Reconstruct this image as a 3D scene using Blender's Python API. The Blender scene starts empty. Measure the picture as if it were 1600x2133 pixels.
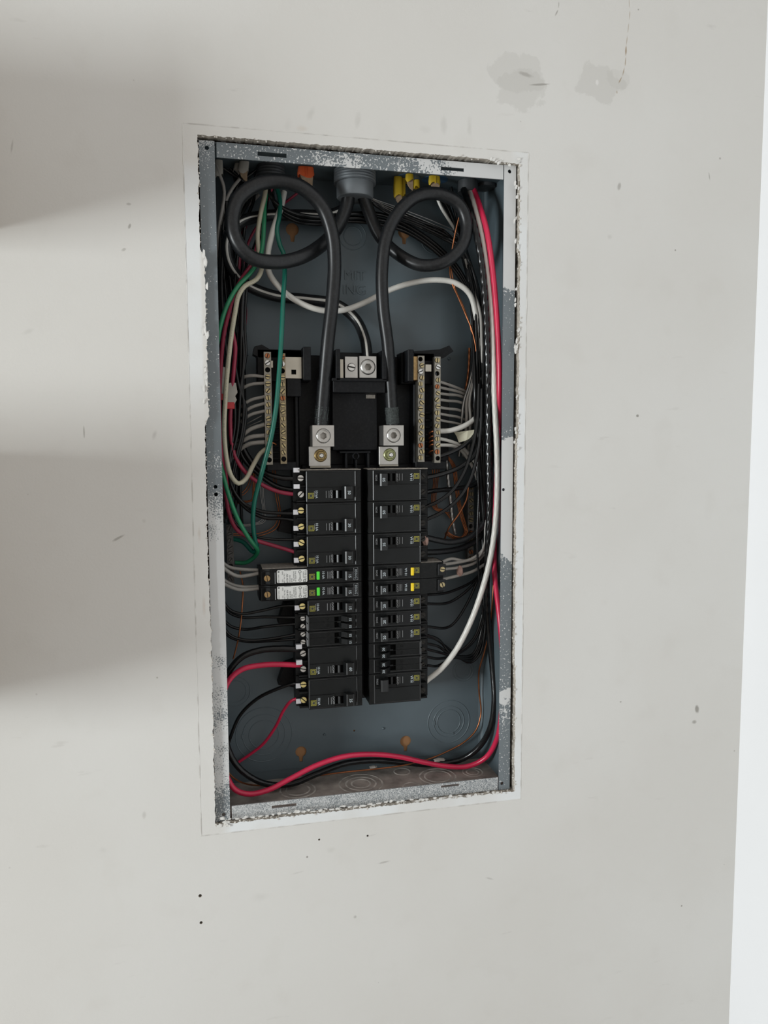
import bpy, bmesh, math, random
from mathutils import Vector, Matrix, noise as mnoise

random.seed(7)
S = bpy.context.scene
COL = S.collection
PI = math.pi

# ---------------------------------------------------------------- camera
F_PX, W_PX, H_PX = 1602.0, 1600, 2133
CAM_LOC = Vector((-0.181844, -0.874879, 0.056240))
CAM_ROT = (1.48103191, 0.00448548, -0.22729173)
cd = bpy.data.cameras.new('camera')
cd.sensor_fit = 'VERTICAL'
cd.sensor_height = 36.0
cd.lens = F_PX * 36.0 / H_PX
cd.clip_start = 0.02
cam = bpy.data.objects.new('camera', cd)
cam.location = CAM_LOC
cam.rotation_euler = CAM_ROT
COL.objects.link(cam)
S.camera = cam

# ---------------------------------------------------------------- world, window light, exposure
world = bpy.data.worlds.new('room_light')
world.use_nodes = True
S.world = world
bg = world.node_tree.nodes['Background']
bg.inputs[0].default_value = (1.0, 0.945, 0.89, 1)
bg.inputs[1].default_value = 0.40
ld = bpy.data.lights.new('window_daylight', 'AREA')
ld.shape = 'RECTANGLE'
ld.size = 0.6
ld.size_y = 0.75
ld.energy = 44
ld.color = (0.93, 0.985, 1.0)
lo = bpy.data.objects.new('window_daylight', ld)
lo.location = (-2.7, -1.35, -0.15)
lo.rotation_euler = (Vector((0.0, 0.0, -0.05)) - Vector(lo.location)).to_track_quat('-Z', 'Y').to_euler()
COL.objects.link(lo)

S.view_settings.view_transform = 'Standard'
S.view_settings.look = 'None'
S.view_settings.gamma = 1.0
S.view_settings.use_curve_mapping = False
S.view_settings.exposure = 0.54

# ---------------------------------------------------------------- pixel -> world point at a given depth
RM = cam.rotation_euler.to_matrix()


def at(px, py, Y):
    d = RM @ Vector(((px - 800) / F_PX, -(py - 1066.5) / F_PX, -1.0))
    t = (Y - CAM_LOC.y) / d.y
    return CAM_LOC + d * t


def rect(px0, py0, px1, py1, Y):
    xm, ym = (px0 + px1) / 2, (py0 + py1) / 2
    return at(px0, ym, Y).x, at(px1, ym, Y).x, at(xm, py1, Y).z, at(xm, py0, Y).z


# ---------------------------------------------------------------- materials
MATS = {}


def nodes_of(m):
    return m.node_tree.nodes, m.node_tree.links


def mat(name, col, rough=0.5, metal=0.0, var=0.0, vscale=40.0, bump=0.0, bscale=200.0, spec=0.5, dust=None, dust_amt=0.0):
    """plain procedural material: base colour broken up by noise, fine noise bump, optional settled dust on up-facing faces"""
    m = bpy.data.materials.new(name)
    m.use_nodes = True
    N, L = nodes_of(m)
    b = N['Principled BSDF']
    b.inputs['Roughness'].default_value = rough
    b.inputs['Metallic'].default_value = metal
    b.inputs['Specular IOR Level'].default_value = spec
    tc = N.new('ShaderNodeTexCoord')
    nz = N.new('ShaderNodeTexNoise')
    nz.inputs['Scale'].default_value = vscale
    nz.inputs['Detail'].default_value = 4
    L.new(tc.outputs['Object'], nz.inputs['Vector'])
    rp = N.new('ShaderNodeValToRGB')
    rp.color_ramp.elements[0].position = 0.3
    rp.color_ramp.elements[1].position = 0.7
    lo_, hi_ = 1 - var, 1 + var
    rp.color_ramp.elements[0].color = (col[0] * lo_, col[1] * lo_, col[2] * lo_, 1)
    rp.color_ramp.elements[1].color = (min(1, col[0] * hi_), min(1, col[1] * hi_), min(1, col[2] * hi_), 1)
    L.new(nz.outputs['Fac'], rp.inputs['Fac'])
    out = rp.outputs['Color']
    if dust:
        nd = N.new('ShaderNodeTexNoise')
        nd.inputs['Scale'].default_value = 350
        nd.inputs['Detail'].default_value = 5
        L.new(tc.outputs['Object'], nd.inputs['Vector'])
        mr = N.new('ShaderNodeMapRange')
        mr.inputs['From Min'].default_value = 0.45
        mr.inputs['From Max'].default_value = 0.75
        mr.inputs['To Max'].default_value = dust_amt
        L.new(nd.outputs['Fac'], mr.inputs['Value'])
        mx = N.new('ShaderNodeMix')
        mx.data_type = 'RGBA'
        L.new(mr.outputs['Result'], mx.inputs['Factor'])
        L.new(out, mx.inputs['A'])
        mx.inputs['B'].default_value = (*dust, 1)
        out = mx.outputs['Result']
    L.new(out, b.inputs['Base Color'])
    if bump > 0:
        nb = N.new('ShaderNodeTexNoise')
        nb.inputs['Scale'].default_value = bscale
        nb.inputs['Detail'].default_value = 3
        L.new(tc.outputs['Object'], nb.inputs['Vector'])
        bp = N.new('ShaderNodeBump')
        bp.inputs['Strength'].default_value = bump
        bp.inputs['Distance'].default_value = 0.0005
        L.new(nb.outputs['Fac'], bp.inputs['Height'])
        L.new(bp.outputs['Normal'], b.inputs['Normal'])
    MATS[name] = m
    return m


mat('box_grey', (0.098, 0.129, 0.146), 0.42, 0.0, 0.07, 18, 0.03, 120)
mat('dusty_floor', (0.32, 0.285, 0.255), 0.85, 0, 0.35, 55, 0.2, 300)
mat('dust_light', (0.47, 0.44, 0.40), 0.85, 0, 0.4, 90, 0.1, 300)
mat('dust_grey', (0.22, 0.20, 0.175), 0.95, 0, 0.25, 300, 0.6, 900)
mat('breaker_black', (0.006, 0.0068, 0.0072), 0.38, 0, 0.2, 60, 0.05, 400, 0.22, (0.06, 0.06, 0.055), 0.10)
mat('breaker_face', (0.0095, 0.0108, 0.0112), 0.34, 0, 0.15, 60, 0.02, 400, 0.24)
mat('breaker_label', (0.006, 0.0068, 0.008), 0.3, 0, 0.1, 60, 0.0, 400, 0.3)
mat('base_black', (0.0048, 0.0055, 0.0068), 0.45, 0, 0.2, 40, 0.05, 300, 0.2, (0.05, 0.05, 0.05), 0.12)
mat('slot_shade', (0.002, 0.002, 0.002), 0.8, 0, 0, 10, 0, 100, 0.1)  # painted shade for the floor of the handle openings
mat('wire_black', (0.006, 0.0066, 0.0072), 0.22, 0, 0.2, 60, 0.02, 300, 0.4, (0.06, 0.06, 0.055), 0.06)
mat('cable_black', (0.0085, 0.0095, 0.011), 0.36, 0, 0.15, 50, 0.05, 500, 0.4, (0.11, 0.115, 0.115), 0.10)
mat('wire_white', (0.62, 0.61, 0.57), 0.35, 0, 0.08, 60, 0.03, 300)
mat('wire_grey_white', (0.34, 0.325, 0.30), 0.45, 0, 0.12, 60, 0.03, 300)
mat('wire_ivory', (0.47, 0.44, 0.33), 0.4, 0, 0.08, 60, 0.03, 300)
mat('wire_green', (0.018, 0.20, 0.09), 0.35, 0, 0.12, 50, 0.03, 300)
mat('wire_teal', (0.005, 0.125, 0.088), 0.35, 0, 0.12, 50, 0.03, 300)
mat('wire_red', (0.60, 0.022, 0.075), 0.3, 0, 0.1, 50, 0.02, 300)
mat('wire_dark_red', (0.29, 0.022, 0.055), 0.4, 0, 0.12, 50, 0.02, 300)
mat('copper', (0.36, 0.135, 0.06), 0.36, 0.9, 0.3, 80, 0.05, 500)
mat('tinned', (0.34, 0.34, 0.33), 0.3, 0.9, 0.15, 80, 0.05, 500)
mat('brass', (0.42, 0.35, 0.20), 0.28, 0.95, 0.2, 200, 0.05, 500)
mat('lit_brass', (0.98, 0.80, 0.36), 0.25, 0.8, 0.1, 200, 0.03, 500)  # base colour raised to carry the light caught by the left terminal screws
mat('old_brass', (0.42, 0.28, 0.13), 0.45, 0.8, 0.25, 400, 0.15, 900)
mat('steel', (0.68, 0.68, 0.66), 0.28, 0.95, 0.12, 200, 0.03, 600)
mat('bar_metal', (0.27, 0.255, 0.22), 0.36, 0.9, 0.18, 120, 0.08, 500)
mat('bar_brass', (0.26, 0.215, 0.14), 0.36, 0.9, 0.2, 120, 0.08, 500)
mat('bar_old', (0.11, 0.105, 0.10), 0.6, 0.5, 0.3, 200, 0.2, 500)
mat('lug_aluminium', (0.50, 0.49, 0.465), 0.34, 0.9, 0.08, 120, 0.06, 700)
mat('strap_metal', (0.50, 0.47, 0.40), 0.33, 0.9, 0.08, 60, 0.02, 400)
mat('tab_metal', (0.86, 0.88, 0.93), 0.3, 0.75, 0.04, 60, 0.02, 400)
mat('conduit_grey', (0.17, 0.19, 0.205), 0.5, 0.2, 0.1, 60, 0.05, 400)
mat('connector_dark', (0.06, 0.065, 0.07), 0.5, 0.2, 0.15, 60, 0.05, 400)
mat('connector_blue', (0.05, 0.12, 0.22), 0.45, 0, 0.1)
mat('jacket_white', (0.38, 0.36, 0.32), 0.55, 0, 0.15, 60, 0.1, 300)
mat('jacket_orange', (0.62, 0.10, 0.025), 0.45, 0, 0.1, 60, 0.1, 300)
mat('jacket_yellow', (0.58, 0.40, 0.02), 0.45, 0, 0.12, 60, 0.1, 300)
mat('paper', (0.32, 0.23, 0.15), 0.9, 0, 0.2, 200, 0.3, 400)
mat('tape', (0.52, 0.50, 0.38), 0.6, 0, 0.12, 80, 0.3, 200)
mat('foam_pink', (0.40, 0.26, 0.22), 0.9, 0, 0.2, 300, 0.5, 500)
mat('print_white', (0.48, 0.54, 0.57), 0.5, 0, 0.03)
mat('print_grey', (0.30, 0.31, 0.32), 0.5, 0, 0.05)
mat('print_dark', (0.03, 0.035, 0.035), 0.6, 0, 0.05)
mat('print_mid', (0.19, 0.20, 0.20), 0.6, 0, 0.1)
mat('label_white', (0.74, 0.75, 0.73), 0.5, 0, 0.03, 90)
mat('logo_yellow', (0.33, 0.30, 0.03), 0.5, 0, 0.08, 300)
mat('button_green', (0.10, 0.80, 0.06), 0.4, 0, 0.04)
mat('button_yellow', (0.93, 0.68, 0.015), 0.4, 0, 0.03)
mat('gypsum', (0.42, 0.385, 0.335), 0.95, 0, 0.25, 150, 0.6, 400)
mat('crumb', (0.60, 0.575, 0.53), 0.95, 0, 0.2, 300, 0.5, 700)
mat('flake', (0.72, 0.715, 0.69), 0.75, 0, 0.06, 200, 0.3, 400)
mat('wood', (0.33, 0.17, 0.075), 0.8, 0, 0.2, 25, 0.2, 200)
mat('shelf_wood', (0.45, 0.33, 0.21), 0.7, 0, 0.15, 12, 0.1, 100)
mat('cardboard', (0.40, 0.29, 0.18), 0.9, 0, 0.08, 20, 0.1, 200)
mat('white_wall', (0.86, 0.875, 0.90), 0.65, 0, 0.012, 5, 0.05, 250, 0.3)
mat('floor_concrete', (0.22, 0.19, 0.16), 0.8, 0, 0.15, 6, 0.1, 60)
mat('shaded_screw', (0.03, 0.028, 0.025), 0.5, 0.6, 0.2, 200, 0.05, 300)  # shade of screw slots, rims and right-hand terminals put into the colour
mat('handle_black', (0.008, 0.009, 0.0095), 0.33, 0, 0.15, 60, 0.0, 400, 0.45)
mat('edge_gloss', (0.014, 0.0155, 0.016), 0.33, 0, 0.15, 60, 0.0, 400, 0.5)
mat('frayed', (0.035, 0.043, 0.042), 0.7, 0, 0.6, 500, 0.8, 900)
mat('red_plastic', (0.50, 0.03, 0.035), 0.4, 0, 0.1)
mat('nut_bronze', (0.33, 0.24, 0.11), 0.35, 0.9, 0.2, 300, 0.05, 300)
mat('nut_green', (0.36, 0.38, 0.20), 0.33, 0.9, 0.15, 300, 0.05, 300)


# ---------------------------------------------------------------- mesh helpers
def link(o, parent=None):
    COL.objects.link(o)
    if parent is not None:
        o.parent = parent
    return o


def tag(o, label=None, cat=None, group=None, kind=None):
    if label:
        o['label'] = label
    if cat:
        o['category'] = cat
    if group:
        o['group'] = group
    if kind:
        o['kind'] = kind
    return o


def thing(name, label, cat, loc=(0, 0, 0), group=None):
    o = bpy.data.objects.new(name, None)
    o.empty_display_size = 0.01
    o.location = loc
    link(o)
    return tag(o, label, cat, group)


class MB:
    """collects simple solids into one mesh"""

    def __init__(self):
        self.v, self.f, self.sm = [], [], []

    def add(self, vs, fs, smooth=False):
        b = len(self.v)
        self.v += [tuple(p) for p in vs]
        self.f += [tuple(i + b for i in f) for f in fs]
        self.sm += [smooth] * len(fs)
        return self

    def box(self, x0, x1, y0, y1, z0, z1, c=0.0):
        if x0 > x1:
            x0, x1 = x1, x0
        if y0 > y1:
            y0, y1 = y1, y0
        if z0 > z1:
            z0, z1 = z1, z0
        if c <= 0:
            vs = [(x, y, z) for x in (x0, x1) for y in (y0, y1) for z in (z0, z1)]
            self.add(vs, [(0, 1, 3, 2), (4, 6, 7, 5), (0, 4, 5, 1), (2, 3, 7, 6), (0, 2, 6, 4), (1, 5, 7, 3)])
        else:
            bm = bmesh.new()
            bmesh.ops.create_cube(bm, size=1)
            for v in bm.verts:
                v.co = Vector(((x0 + x1) / 2 + v.co.x * (x1 - x0), (y0 + y1) / 2 + v.co.y * (y1 - y0), (z0 + z1) / 2 + v.co.z * (z1 - z0)))
            bmesh.ops.bevel(bm, geom=bm.edges[:], offset=c, segments=1, profile=0.5, affect='EDGES')
            bm.verts.index_update()
            self.add([v.co[:] for v in bm.verts], [[v.index for v in f.verts] for f in bm.faces])
            bm.free()
        return self

    def prism(self, pts, y0, y1):
        """polygon pts [(x,z)] extruded along y"""
        n = len(pts)
        vs = [(p[0], y0, p[1]) for p in pts] + [(p[0], y1, p[1]) for p in pts]
        fs = [tuple(range(n)), tuple(range(2 * n - 1, n - 1, -1))] + [(i, (i + 1) % n, n + (i + 1) % n, n + i) for i in range(n)]
        return self.add(vs, fs)

    def prism_z(self, pts, z0, z1):
        """polygon pts [(x,y)] extruded along z"""
        n = len(pts)
        vs = [(p[0], p[1], z0) for p in pts] + [(p[0], p[1], z1) for p in pts]
        fs = [tuple(range(n)), tuple(range(2 * n - 1, n - 1, -1))] + [(i, (i + 1) % n, n + (i + 1) % n, n + i) for i in range(n)]
        return self.add(vs, fs)

    def frame(self, x0, x1, z0, z1, hx0, hx1, hz0, hz1, y0, y1):
        o = [(x0, z0), (x1, z0), (x1, z1), (x0, z1)]
        h = [(hx0, hz0), (hx1, hz0), (hx1, hz1), (hx0, hz1)]
        vs = [(p[0], y, p[1]) for y in (y0, y1) for p in o] + [(p[0], y, p[1]) for y in (y0, y1) for p in h]
        fs = []
        for i in range(4):
            j = (i + 1) % 4
            fs += [(i, j, 8 + j, 8 + i), (4 + i, 12 + i, 12 + j, 4 + j), (i, 4 + i, 4 + j, j), (8 + i, 8 + j, 12 + j, 12 + i)]
        return self.add(vs, fs)

    def lathe(self, prof, c, axis='y', n=20, smooth=True):
        """prof [(r, t)] spun about an axis through c; t runs along the axis"""
        vs, fs = [], []
        for r, t in prof:
            for k in range(n):
                a = 2 * PI * k / n
                u, w = r * math.cos(a), r * math.sin(a)
                if axis == 'y':
                    vs.append((c[0] + u, c[1] + t, c[2] + w))
                elif axis == 'z':
                    vs.append((c[0] + u, c[1] + w, c[2] + t))
                else:
                    vs.append((c[0] + t, c[1] + u, c[2] + w))
        m = len(prof)
        for i in range(m - 1):
            for k in range(n):
                k2 = (k + 1) % n
                fs.append((i * n + k, i * n + k2, (i + 1) * n + k2, (i + 1) * n + k))
        self.add(vs, fs, smooth)
        self.add([vs[k] for k in range(n)], [tuple(range(n))])
        self.add([vs[(m - 1) * n + k] for k in range(n)], [tuple(range(n))])
        return self

    def tube(self, pts, r, n=10, lobes=0, twist=900.0, depth=0.05):
        P = [Vector(p) for p in pts]
        m = len(P)
        T = []
        for i in range(m):
            a, b = P[max(0, i - 1)], P[min(m - 1, i + 1)]
            t = (b - a)
            T.append(t.normalized() if t.length > 1e-9 else Vector((0, 0, 1)))
        nrm = T[0].orthogonal().normalized()
        vs, fs = [], []
        s = 0.0
        for i in range(m):
            if i:
                s += (P[i] - P[i - 1]).length
                nrm = nrm - T[i] * nrm.dot(T[i])
                nrm = nrm.normalized() if nrm.length > 1e-6 else T[i].orthogonal().normalized()
            bn = T[i].cross(nrm)
            ri = r[i] if isinstance(r, (list, tuple)) else r
            for k in range(n):
                a = 2 * PI * k / n
                dp = depth(i / m) if callable(depth) else depth
                rr = ri * (1 + dp * math.cos(lobes * a - twist * s)) if lobes else ri
                vs.append(P[i] + nrm * (rr * math.cos(a)) + bn * (rr * math.sin(a)))
        for i in range(m - 1):
            for k in range(n):
                k2 = (k + 1) % n
                fs.append((i * n + k, i * n + k2, (i + 1) * n + k2, (i + 1) * n + k))
        self.add(vs, fs, True)
        self.add([vs[k] for k in range(n)], [tuple(range(n - 1, -1, -1))])
        self.add([vs[(m - 1) * n + k] for k in range(n)], [tuple(range(n))])
        return self

    def mesh(self, name, m):
        me = bpy.data.meshes.new(name)
        me.from_pydata(self.v, [], self.f)
        me.polygons.foreach_set('use_smooth', self.sm)
        me.materials.append(MATS[m] if isinstance(m, str) else m)
        bm = bmesh.new()
        bm.from_mesh(me)
        bmesh.ops.recalc_face_normals(bm, faces=bm.faces[:])
        bm.to_mesh(me)
        bm.free()
        me.update()
        return me

    def build(self, name, m, parent=None, loc=None):
        o = bpy.data.objects.new(name, self.mesh(name, m))
        if loc is not None:
            o.location = loc
        return link(o, parent)


def catmull(ctrl, step=0.004):
    C = [Vector(p) for p in ctrl]
    if len(C) == 2:
        C = [C[0], (C[0] + C[1]) / 2, C[1]]
    P = [C[0] * 2 - C[1]] + C + [C[-1] * 2 - C[-2]]
    out = []
    for i in range(1, len(P) - 2):
        p0, p1, p2, p3 = P[i - 1], P[i], P[i + 1], P[i + 2]
        d = lambda a, b: max((b - a).length, 1e-5) ** 0.5
        t0 = 0.0
        t1 = t0 + d(p0, p1)
        t2 = t1 + d(p1, p2)
        t3 = t2 + d(p2, p3)
        n = max(2, int((p2 - p1).length / step))
        for k in range(n):
            t = t1 + (t2 - t1) * k / n
            a1 = p0 * ((t1 - t) / (t1 - t0)) + p1 * ((t - t0) / (t1 - t0))
            a2 = p1 * ((t2 - t) / (t2 - t1)) + p2 * ((t - t1) / (t2 - t1))
            a3 = p2 * ((t3 - t) / (t3 - t2)) + p3 * ((t - t2) / (t3 - t2))
            b1 = a1 * ((t2 - t) / (t2 - t0)) + a2 * ((t - t0) / (t2 - t0))
            b2 = a2 * ((t3 - t) / (t3 - t1)) + a3 * ((t - t1) / (t3 - t1))
            out.append(b1 * ((t2 - t) / (t2 - t1)) + b2 * ((t - t1) / (t2 - t1)))
    out.append(C[-1])
    return out


def path(pp, step=0.004):
    return catmull([at(p[0], p[1], p[2] * 0.001) for p in pp], step)


def plate(outer, holes, y0, y1, name, m, parent=None):
    """flat sheet in the XZ plane with real holes, y0 (front) to y1 (back)"""
    cu = bpy.data.curves.new('tmp', 'CURVE')
    cu.dimensions = '2D'
    cu.fill_mode = 'BOTH'
    cu.extrude = abs(y1 - y0) / 2
    for loop in [outer] + list(holes):
        sp = cu.splines.new('POLY')
        sp.points.add(len(loop) - 1)
        for q, p in zip(sp.points, loop):
            q.co = (p[0], p[1], 0, 1)
        sp.use_cyclic_u = True
    o = bpy.data.objects.new('tmp', cu)
    COL.objects.link(o)
    bpy.context.view_layer.update()
    dg = bpy.context.evaluated_depsgraph_get()
    me = bpy.data.meshes.new_from_object(o.evaluated_get(dg))
    bpy.data.objects.remove(o)
    bpy.data.curves.remove(cu)
    ym = (y0 + y1) / 2
    for v in me.vertices:
        x, y, z = v.co
        v.co = (x, ym + z, y)
    me.name = name
    me.materials.clear()
    me.materials.append(MATS[m] if isinstance(m, str) else m)
    bm = bmesh.new()
    bm.from_mesh(me)
    bmesh.ops.remove_doubles(bm, verts=bm.verts[:], dist=1e-6)
    bmesh.ops.recalc_face_normals(bm, faces=bm.faces[:])
    bm.to_mesh(me)
    bm.free()
    for p in me.polygons:
        p.use_smooth = False
    return link(bpy.data.objects.new(name, me), parent)


def circle(cx, cz, r, n=16):
    return [(cx + r * math.cos(2 * PI * k / n), cz + r * math.sin(2 * PI * k / n)) for k in range(n)]


def rectl(x0, x1, z0, z1):
    return [(x0, z0), (x1, z0), (x1, z1), (x0, z1)]


_txt = {}


def text_mesh(s, size, m, turn=True):
    key = (s, size, m, turn)
    if key in _txt:
        return _txt[key]
    cu = bpy.data.curves.new('tmp', 'FONT')
    cu.body = s
    cu.size = size
    cu.align_x = 'CENTER'
    cu.align_y = 'CENTER'
    cu.resolution_u = 2
    cu.offset = size * 0.012 if turn else 0.0
    o = bpy.data.objects.new('tmp', cu)
    COL.objects.link(o)
    bpy.context.view_layer.update()
    me = bpy.data.meshes.new_from_object(o.evaluated_get(bpy.context.evaluated_depsgraph_get()))
    bpy.data.objects.remove(o)
    bpy.data.curves.remove(cu)
    for v in me.vertices:
        gx, gy, _ = v.co
        v.co = (-gy, 0, gx) if turn else (gx, 0, gy)
    me.name = 'lettering'
    me.materials.clear()
    me.materials.append(MATS[m])
    _txt[key] = me
    return me


def text(s, size, m, parent, loc, turn=True, name='lettering'):
    o = bpy.data.objects.new(name, text_mesh(s, size, m, turn))
    o.location = loc
    return link(o, parent)


# ---------------------------------------------------------------- wall paint (with its own stains and marks)
WALL_Y = -0.006


def ellipse_group():
    g = bpy.data.node_groups.new('stain_mask', 'ShaderNodeTree')
    I = g.interface
    I.new_socket('Pos', in_out='INPUT', socket_type='NodeSocketVector')
    I.new_socket('Center', in_out='INPUT', socket_type='NodeSocketVector')
    I.new_socket('Rot', in_out='INPUT', socket_type='NodeSocketFloat')
    I.new_socket('Scale', in_out='INPUT', socket_type='NodeSocketVector')
    I.new_socket('Soft', in_out='INPUT', socket_type='NodeSocketFloat')
    I.new_socket('Noise', in_out='INPUT', socket_type='NodeSocketFloat')
    I.new_socket('Fac', in_out='OUTPUT', socket_type='NodeSocketFloat')
    N, L = g.nodes, g.links
    gi, go = N.new('NodeGroupInput'), N.new('NodeGroupOutput')
    sub = N.new('ShaderNodeVectorMath')
    sub.operation = 'SUBTRACT'
    L.new(gi.outputs['Pos'], sub.inputs[0])
    L.new(gi.outputs['Center'], sub.inputs[1])
    vr = N.new('ShaderNodeVectorRotate')
    vr.rotation_type = 'Y_AXIS'
    L.new(sub.outputs[0], vr.inputs['Vector'])
    L.new(gi.outputs['Rot'], vr.inputs['Angle'])
    ml = N.new('ShaderNodeVectorMath')
    ml.operation = 'MULTIPLY'
    L.new(vr.outputs[0], ml.inputs[0])
    L.new(gi.outputs['Scale'], ml.inputs[1])
    ln = N.new('ShaderNodeVectorMath')
    ln.operation = 'LENGTH'
    L.new(ml.outputs[0], ln.inputs[0])
    ad = N.new('ShaderNodeMath')
    ad.operation = 'ADD'
    L.new(ln.outputs['Value'], ad.inputs[0])
    L.new(gi.outputs['Noise'], ad.inputs[1])
    mr = N.new('ShaderNodeMapRange')
    mr.interpolation_type = 'SMOOTHSTEP'
    L.new(ad.outputs[0], mr.inputs['Value'])
    mr.inputs['From Min'].default_value = 1.0
    L.new(gi.outputs['Soft'], mr.inputs['From Max'])
    mr.inputs['To Min'].default_value = 0.0
    mr.inputs['To Max'].default_value = 1.0
    L.new(mr.outputs['Result'], go.inputs['Fac'])
    return g


def wall_material():
    m = bpy.data.materials.new('wall_paint')
    m.use_nodes = True
    N, L = nodes_of(m)
    b = N['Principled BSDF']
    b.inputs['Roughness'].default_value = 0.6
    b.inputs['Specular IOR Level'].default_value = 0.25
    tc = N.new('ShaderNodeTexCoord')
    pos = tc.outputs['Object']

    def noise(scale, detail=4, rough=0.5):
        n = N.new('ShaderNodeTexNoise')
        n.inputs['Scale'].default_value = scale
        n.inputs['Detail'].default_value = detail
        n.inputs['Roughness'].default_value = rough
        L.new(pos, n.inputs['Vector'])
        return n.outputs['Fac']

    def mix(fac, a, c):
        x = N.new('ShaderNodeMix')
        x.data_type = 'RGBA'
        if isinstance(fac, float):
            x.inputs['Factor'].default_value = fac
        else:
            L.new(fac, x.inputs['Factor'])
        for s, k in ((a, 'A'), (c, 'B')):
            if isinstance(s, tuple):
                x.inputs[k].default_value = (*s, 1)
            else:
                L.new(s, x.inputs[k])
        return x.outputs['Result']

    def rng(v, a, c, d=0.0, e=1.0):
        r = N.new('ShaderNodeMapRange')
        r.interpolation_type = 'SMOOTHSTEP'
        L.new(v, r.inputs['Value'])
        for k, val in (('From Min', a), ('From Max', c), ('To Min', d), ('To Max', e)):
            r.inputs[k].default_value = val
        return r.outputs['Result']

    def mul(a, c):
        x = N.new('ShaderNodeMath')
        x.operation = 'MULTIPLY'
        L.new(a, x.inputs[0])
        if isinstance(c, float):
            x.inputs[1].default_value = c
        else:
            L.new(c, x.inputs[1])
        return x.outputs[0]

    n_big, n_mid, n_fine = noise(3.0), noise(22.0), noise(140.0, 5)
    col = mix(rng(n_big, 0.35, 0.65), (0.665, 0.655, 0.625), (0.695, 0.69, 0.665))
    col = mix(mul(rng(n_mid, 0.55, 0.75), 0.25), col, (0.62, 0.605, 0.57))
    # band once covered by the panel's trim: bluish primer white
    sx = N.new('ShaderNodeSeparateXYZ')
    L.new(pos, sx.inputs[0])
    c0, c1 = at(380, 255, WALL_Y), at(1085, 1668, WALL_Y)

    def axis_d(o, lo_, hi_):
        s = N.new('ShaderNodeMath')
        s.operation = 'SUBTRACT'
        L.new(o, s.inputs[0])
        s.inputs[1].default_value = (lo_ + hi_) / 2
        a = N.new('ShaderNodeMath')
        a.operation = 'ABSOLUTE'
        L.new(s.outputs[0], a.inputs[0])
        d = N.new('ShaderNodeMath')
        d.operation = 'SUBTRACT'
        L.new(a.outputs[0], d.inputs[0])
        d.inputs[1].default_value = (hi_ - lo_) / 2
        return d.outputs[0]

    mxn = N.new('ShaderNodeMath')
    mxn.operation = 'MAXIMUM'
    L.new(axis_d(sx.outputs['X'], TRIM_X0, TRIM_X1), mxn.inputs[0])
    L.new(axis_d(sx.outputs['Z'], TRIM_Z0, TRIM_Z1), mxn.inputs[1])
    inside = rng(mxn.outputs[0], -0.0015, 0.0005, 1.0, 0.0)
    patch = rng(noise(9.0, 3), 0.38, 0.58, 0.35, 1.0)

    def amax(a, c):
        x = N.new('ShaderNodeMath')
        x.operation = 'MAXIMUM'
        L.new(a, x.inputs[0])
        L.new(c, x.inputs[1])
        return x.outputs[0]

    zlow = mul(rng(sx.outputs['Z'], -0.376, -0.372, 1.0, 0.0), rng(sx.outputs['X'], -0.176, -0.160))
    xright = rng(sx.outputs['X'], 0.17, 0.18, 0.0, 0.8)
    xleft = mul(mul(rng(sx.outputs['X'], -0.184, -0.180, 1.0, 0.0), rng(sx.outputs['Z'], 0.05, 0.17, 0.0, 1.0)), mul(rng(sx.outputs['Z'], 0.34, 0.36, 1.0, 0.0), 0.8))
    where = amax(amax(zlow, xright), xleft)
    col = mix(mul(inside, mul(mul(patch, where), 0.9)), col, (0.77, 0.80, 0.815))
    # dirty line where the trim's edge sat
    edge = N.new('ShaderNodeMath')
    edge.operation = 'ABSOLUTE'
    L.new(mxn.outputs[0], edge.inputs[0])
    line = mul(rng(edge.outputs[0], 0.0003, 0.0012, 1.0, 0.0), rng(noise(60, 4), 0.42, 0.62))
    col = mix(mul(line, 0.45), col, (0.36, 0.34, 0.31))
    # fine specks
    vo = N.new('ShaderNodeTexVoronoi')
    vo.inputs['Scale'].default_value = 28
    L.new(pos, vo.inputs['Vector'])
    speck = mul(rng(vo.outputs['Distance'], 0.018, 0.04, 1.0, 0.0), rng(noise(7, 2), 0.5, 0.62))
    col = mix(mul(speck, 0.55), col, (0.27, 0.25, 0.22))
    # scuffs
    mp = N.new('ShaderNodeMapping')
    mp.inputs['Scale'].default_value = (22, 22, 90)
    mp.inputs['Rotation'].default_value = (0, 0.5, 0)
    L.new(pos, mp.inputs['Vector'])
    ns = N.new('ShaderNodeTexNoise')
    ns.inputs['Scale'].default_value = 1.0
    ns.inputs['Detail'].default_value = 5
    L.new(mp.outputs[0], ns.inputs['Vector'])
    col = mix(mul(mul(rng(ns.outputs['Fac'], 0.66, 0.74), rng(noise(5, 2), 0.5, 0.62)), 0.22), col, (0.42, 0.40, 0.37))
    # individual stains: (px, py, half-width px, half-height px, rotation deg, soft edge, strength, colour)
    grey, brown, dark, pale = (0.50, 0.49, 0.46), (0.36, 0.27, 0.18), (0.24, 0.225, 0.20), (0.80, 0.79, 0.77)
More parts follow.
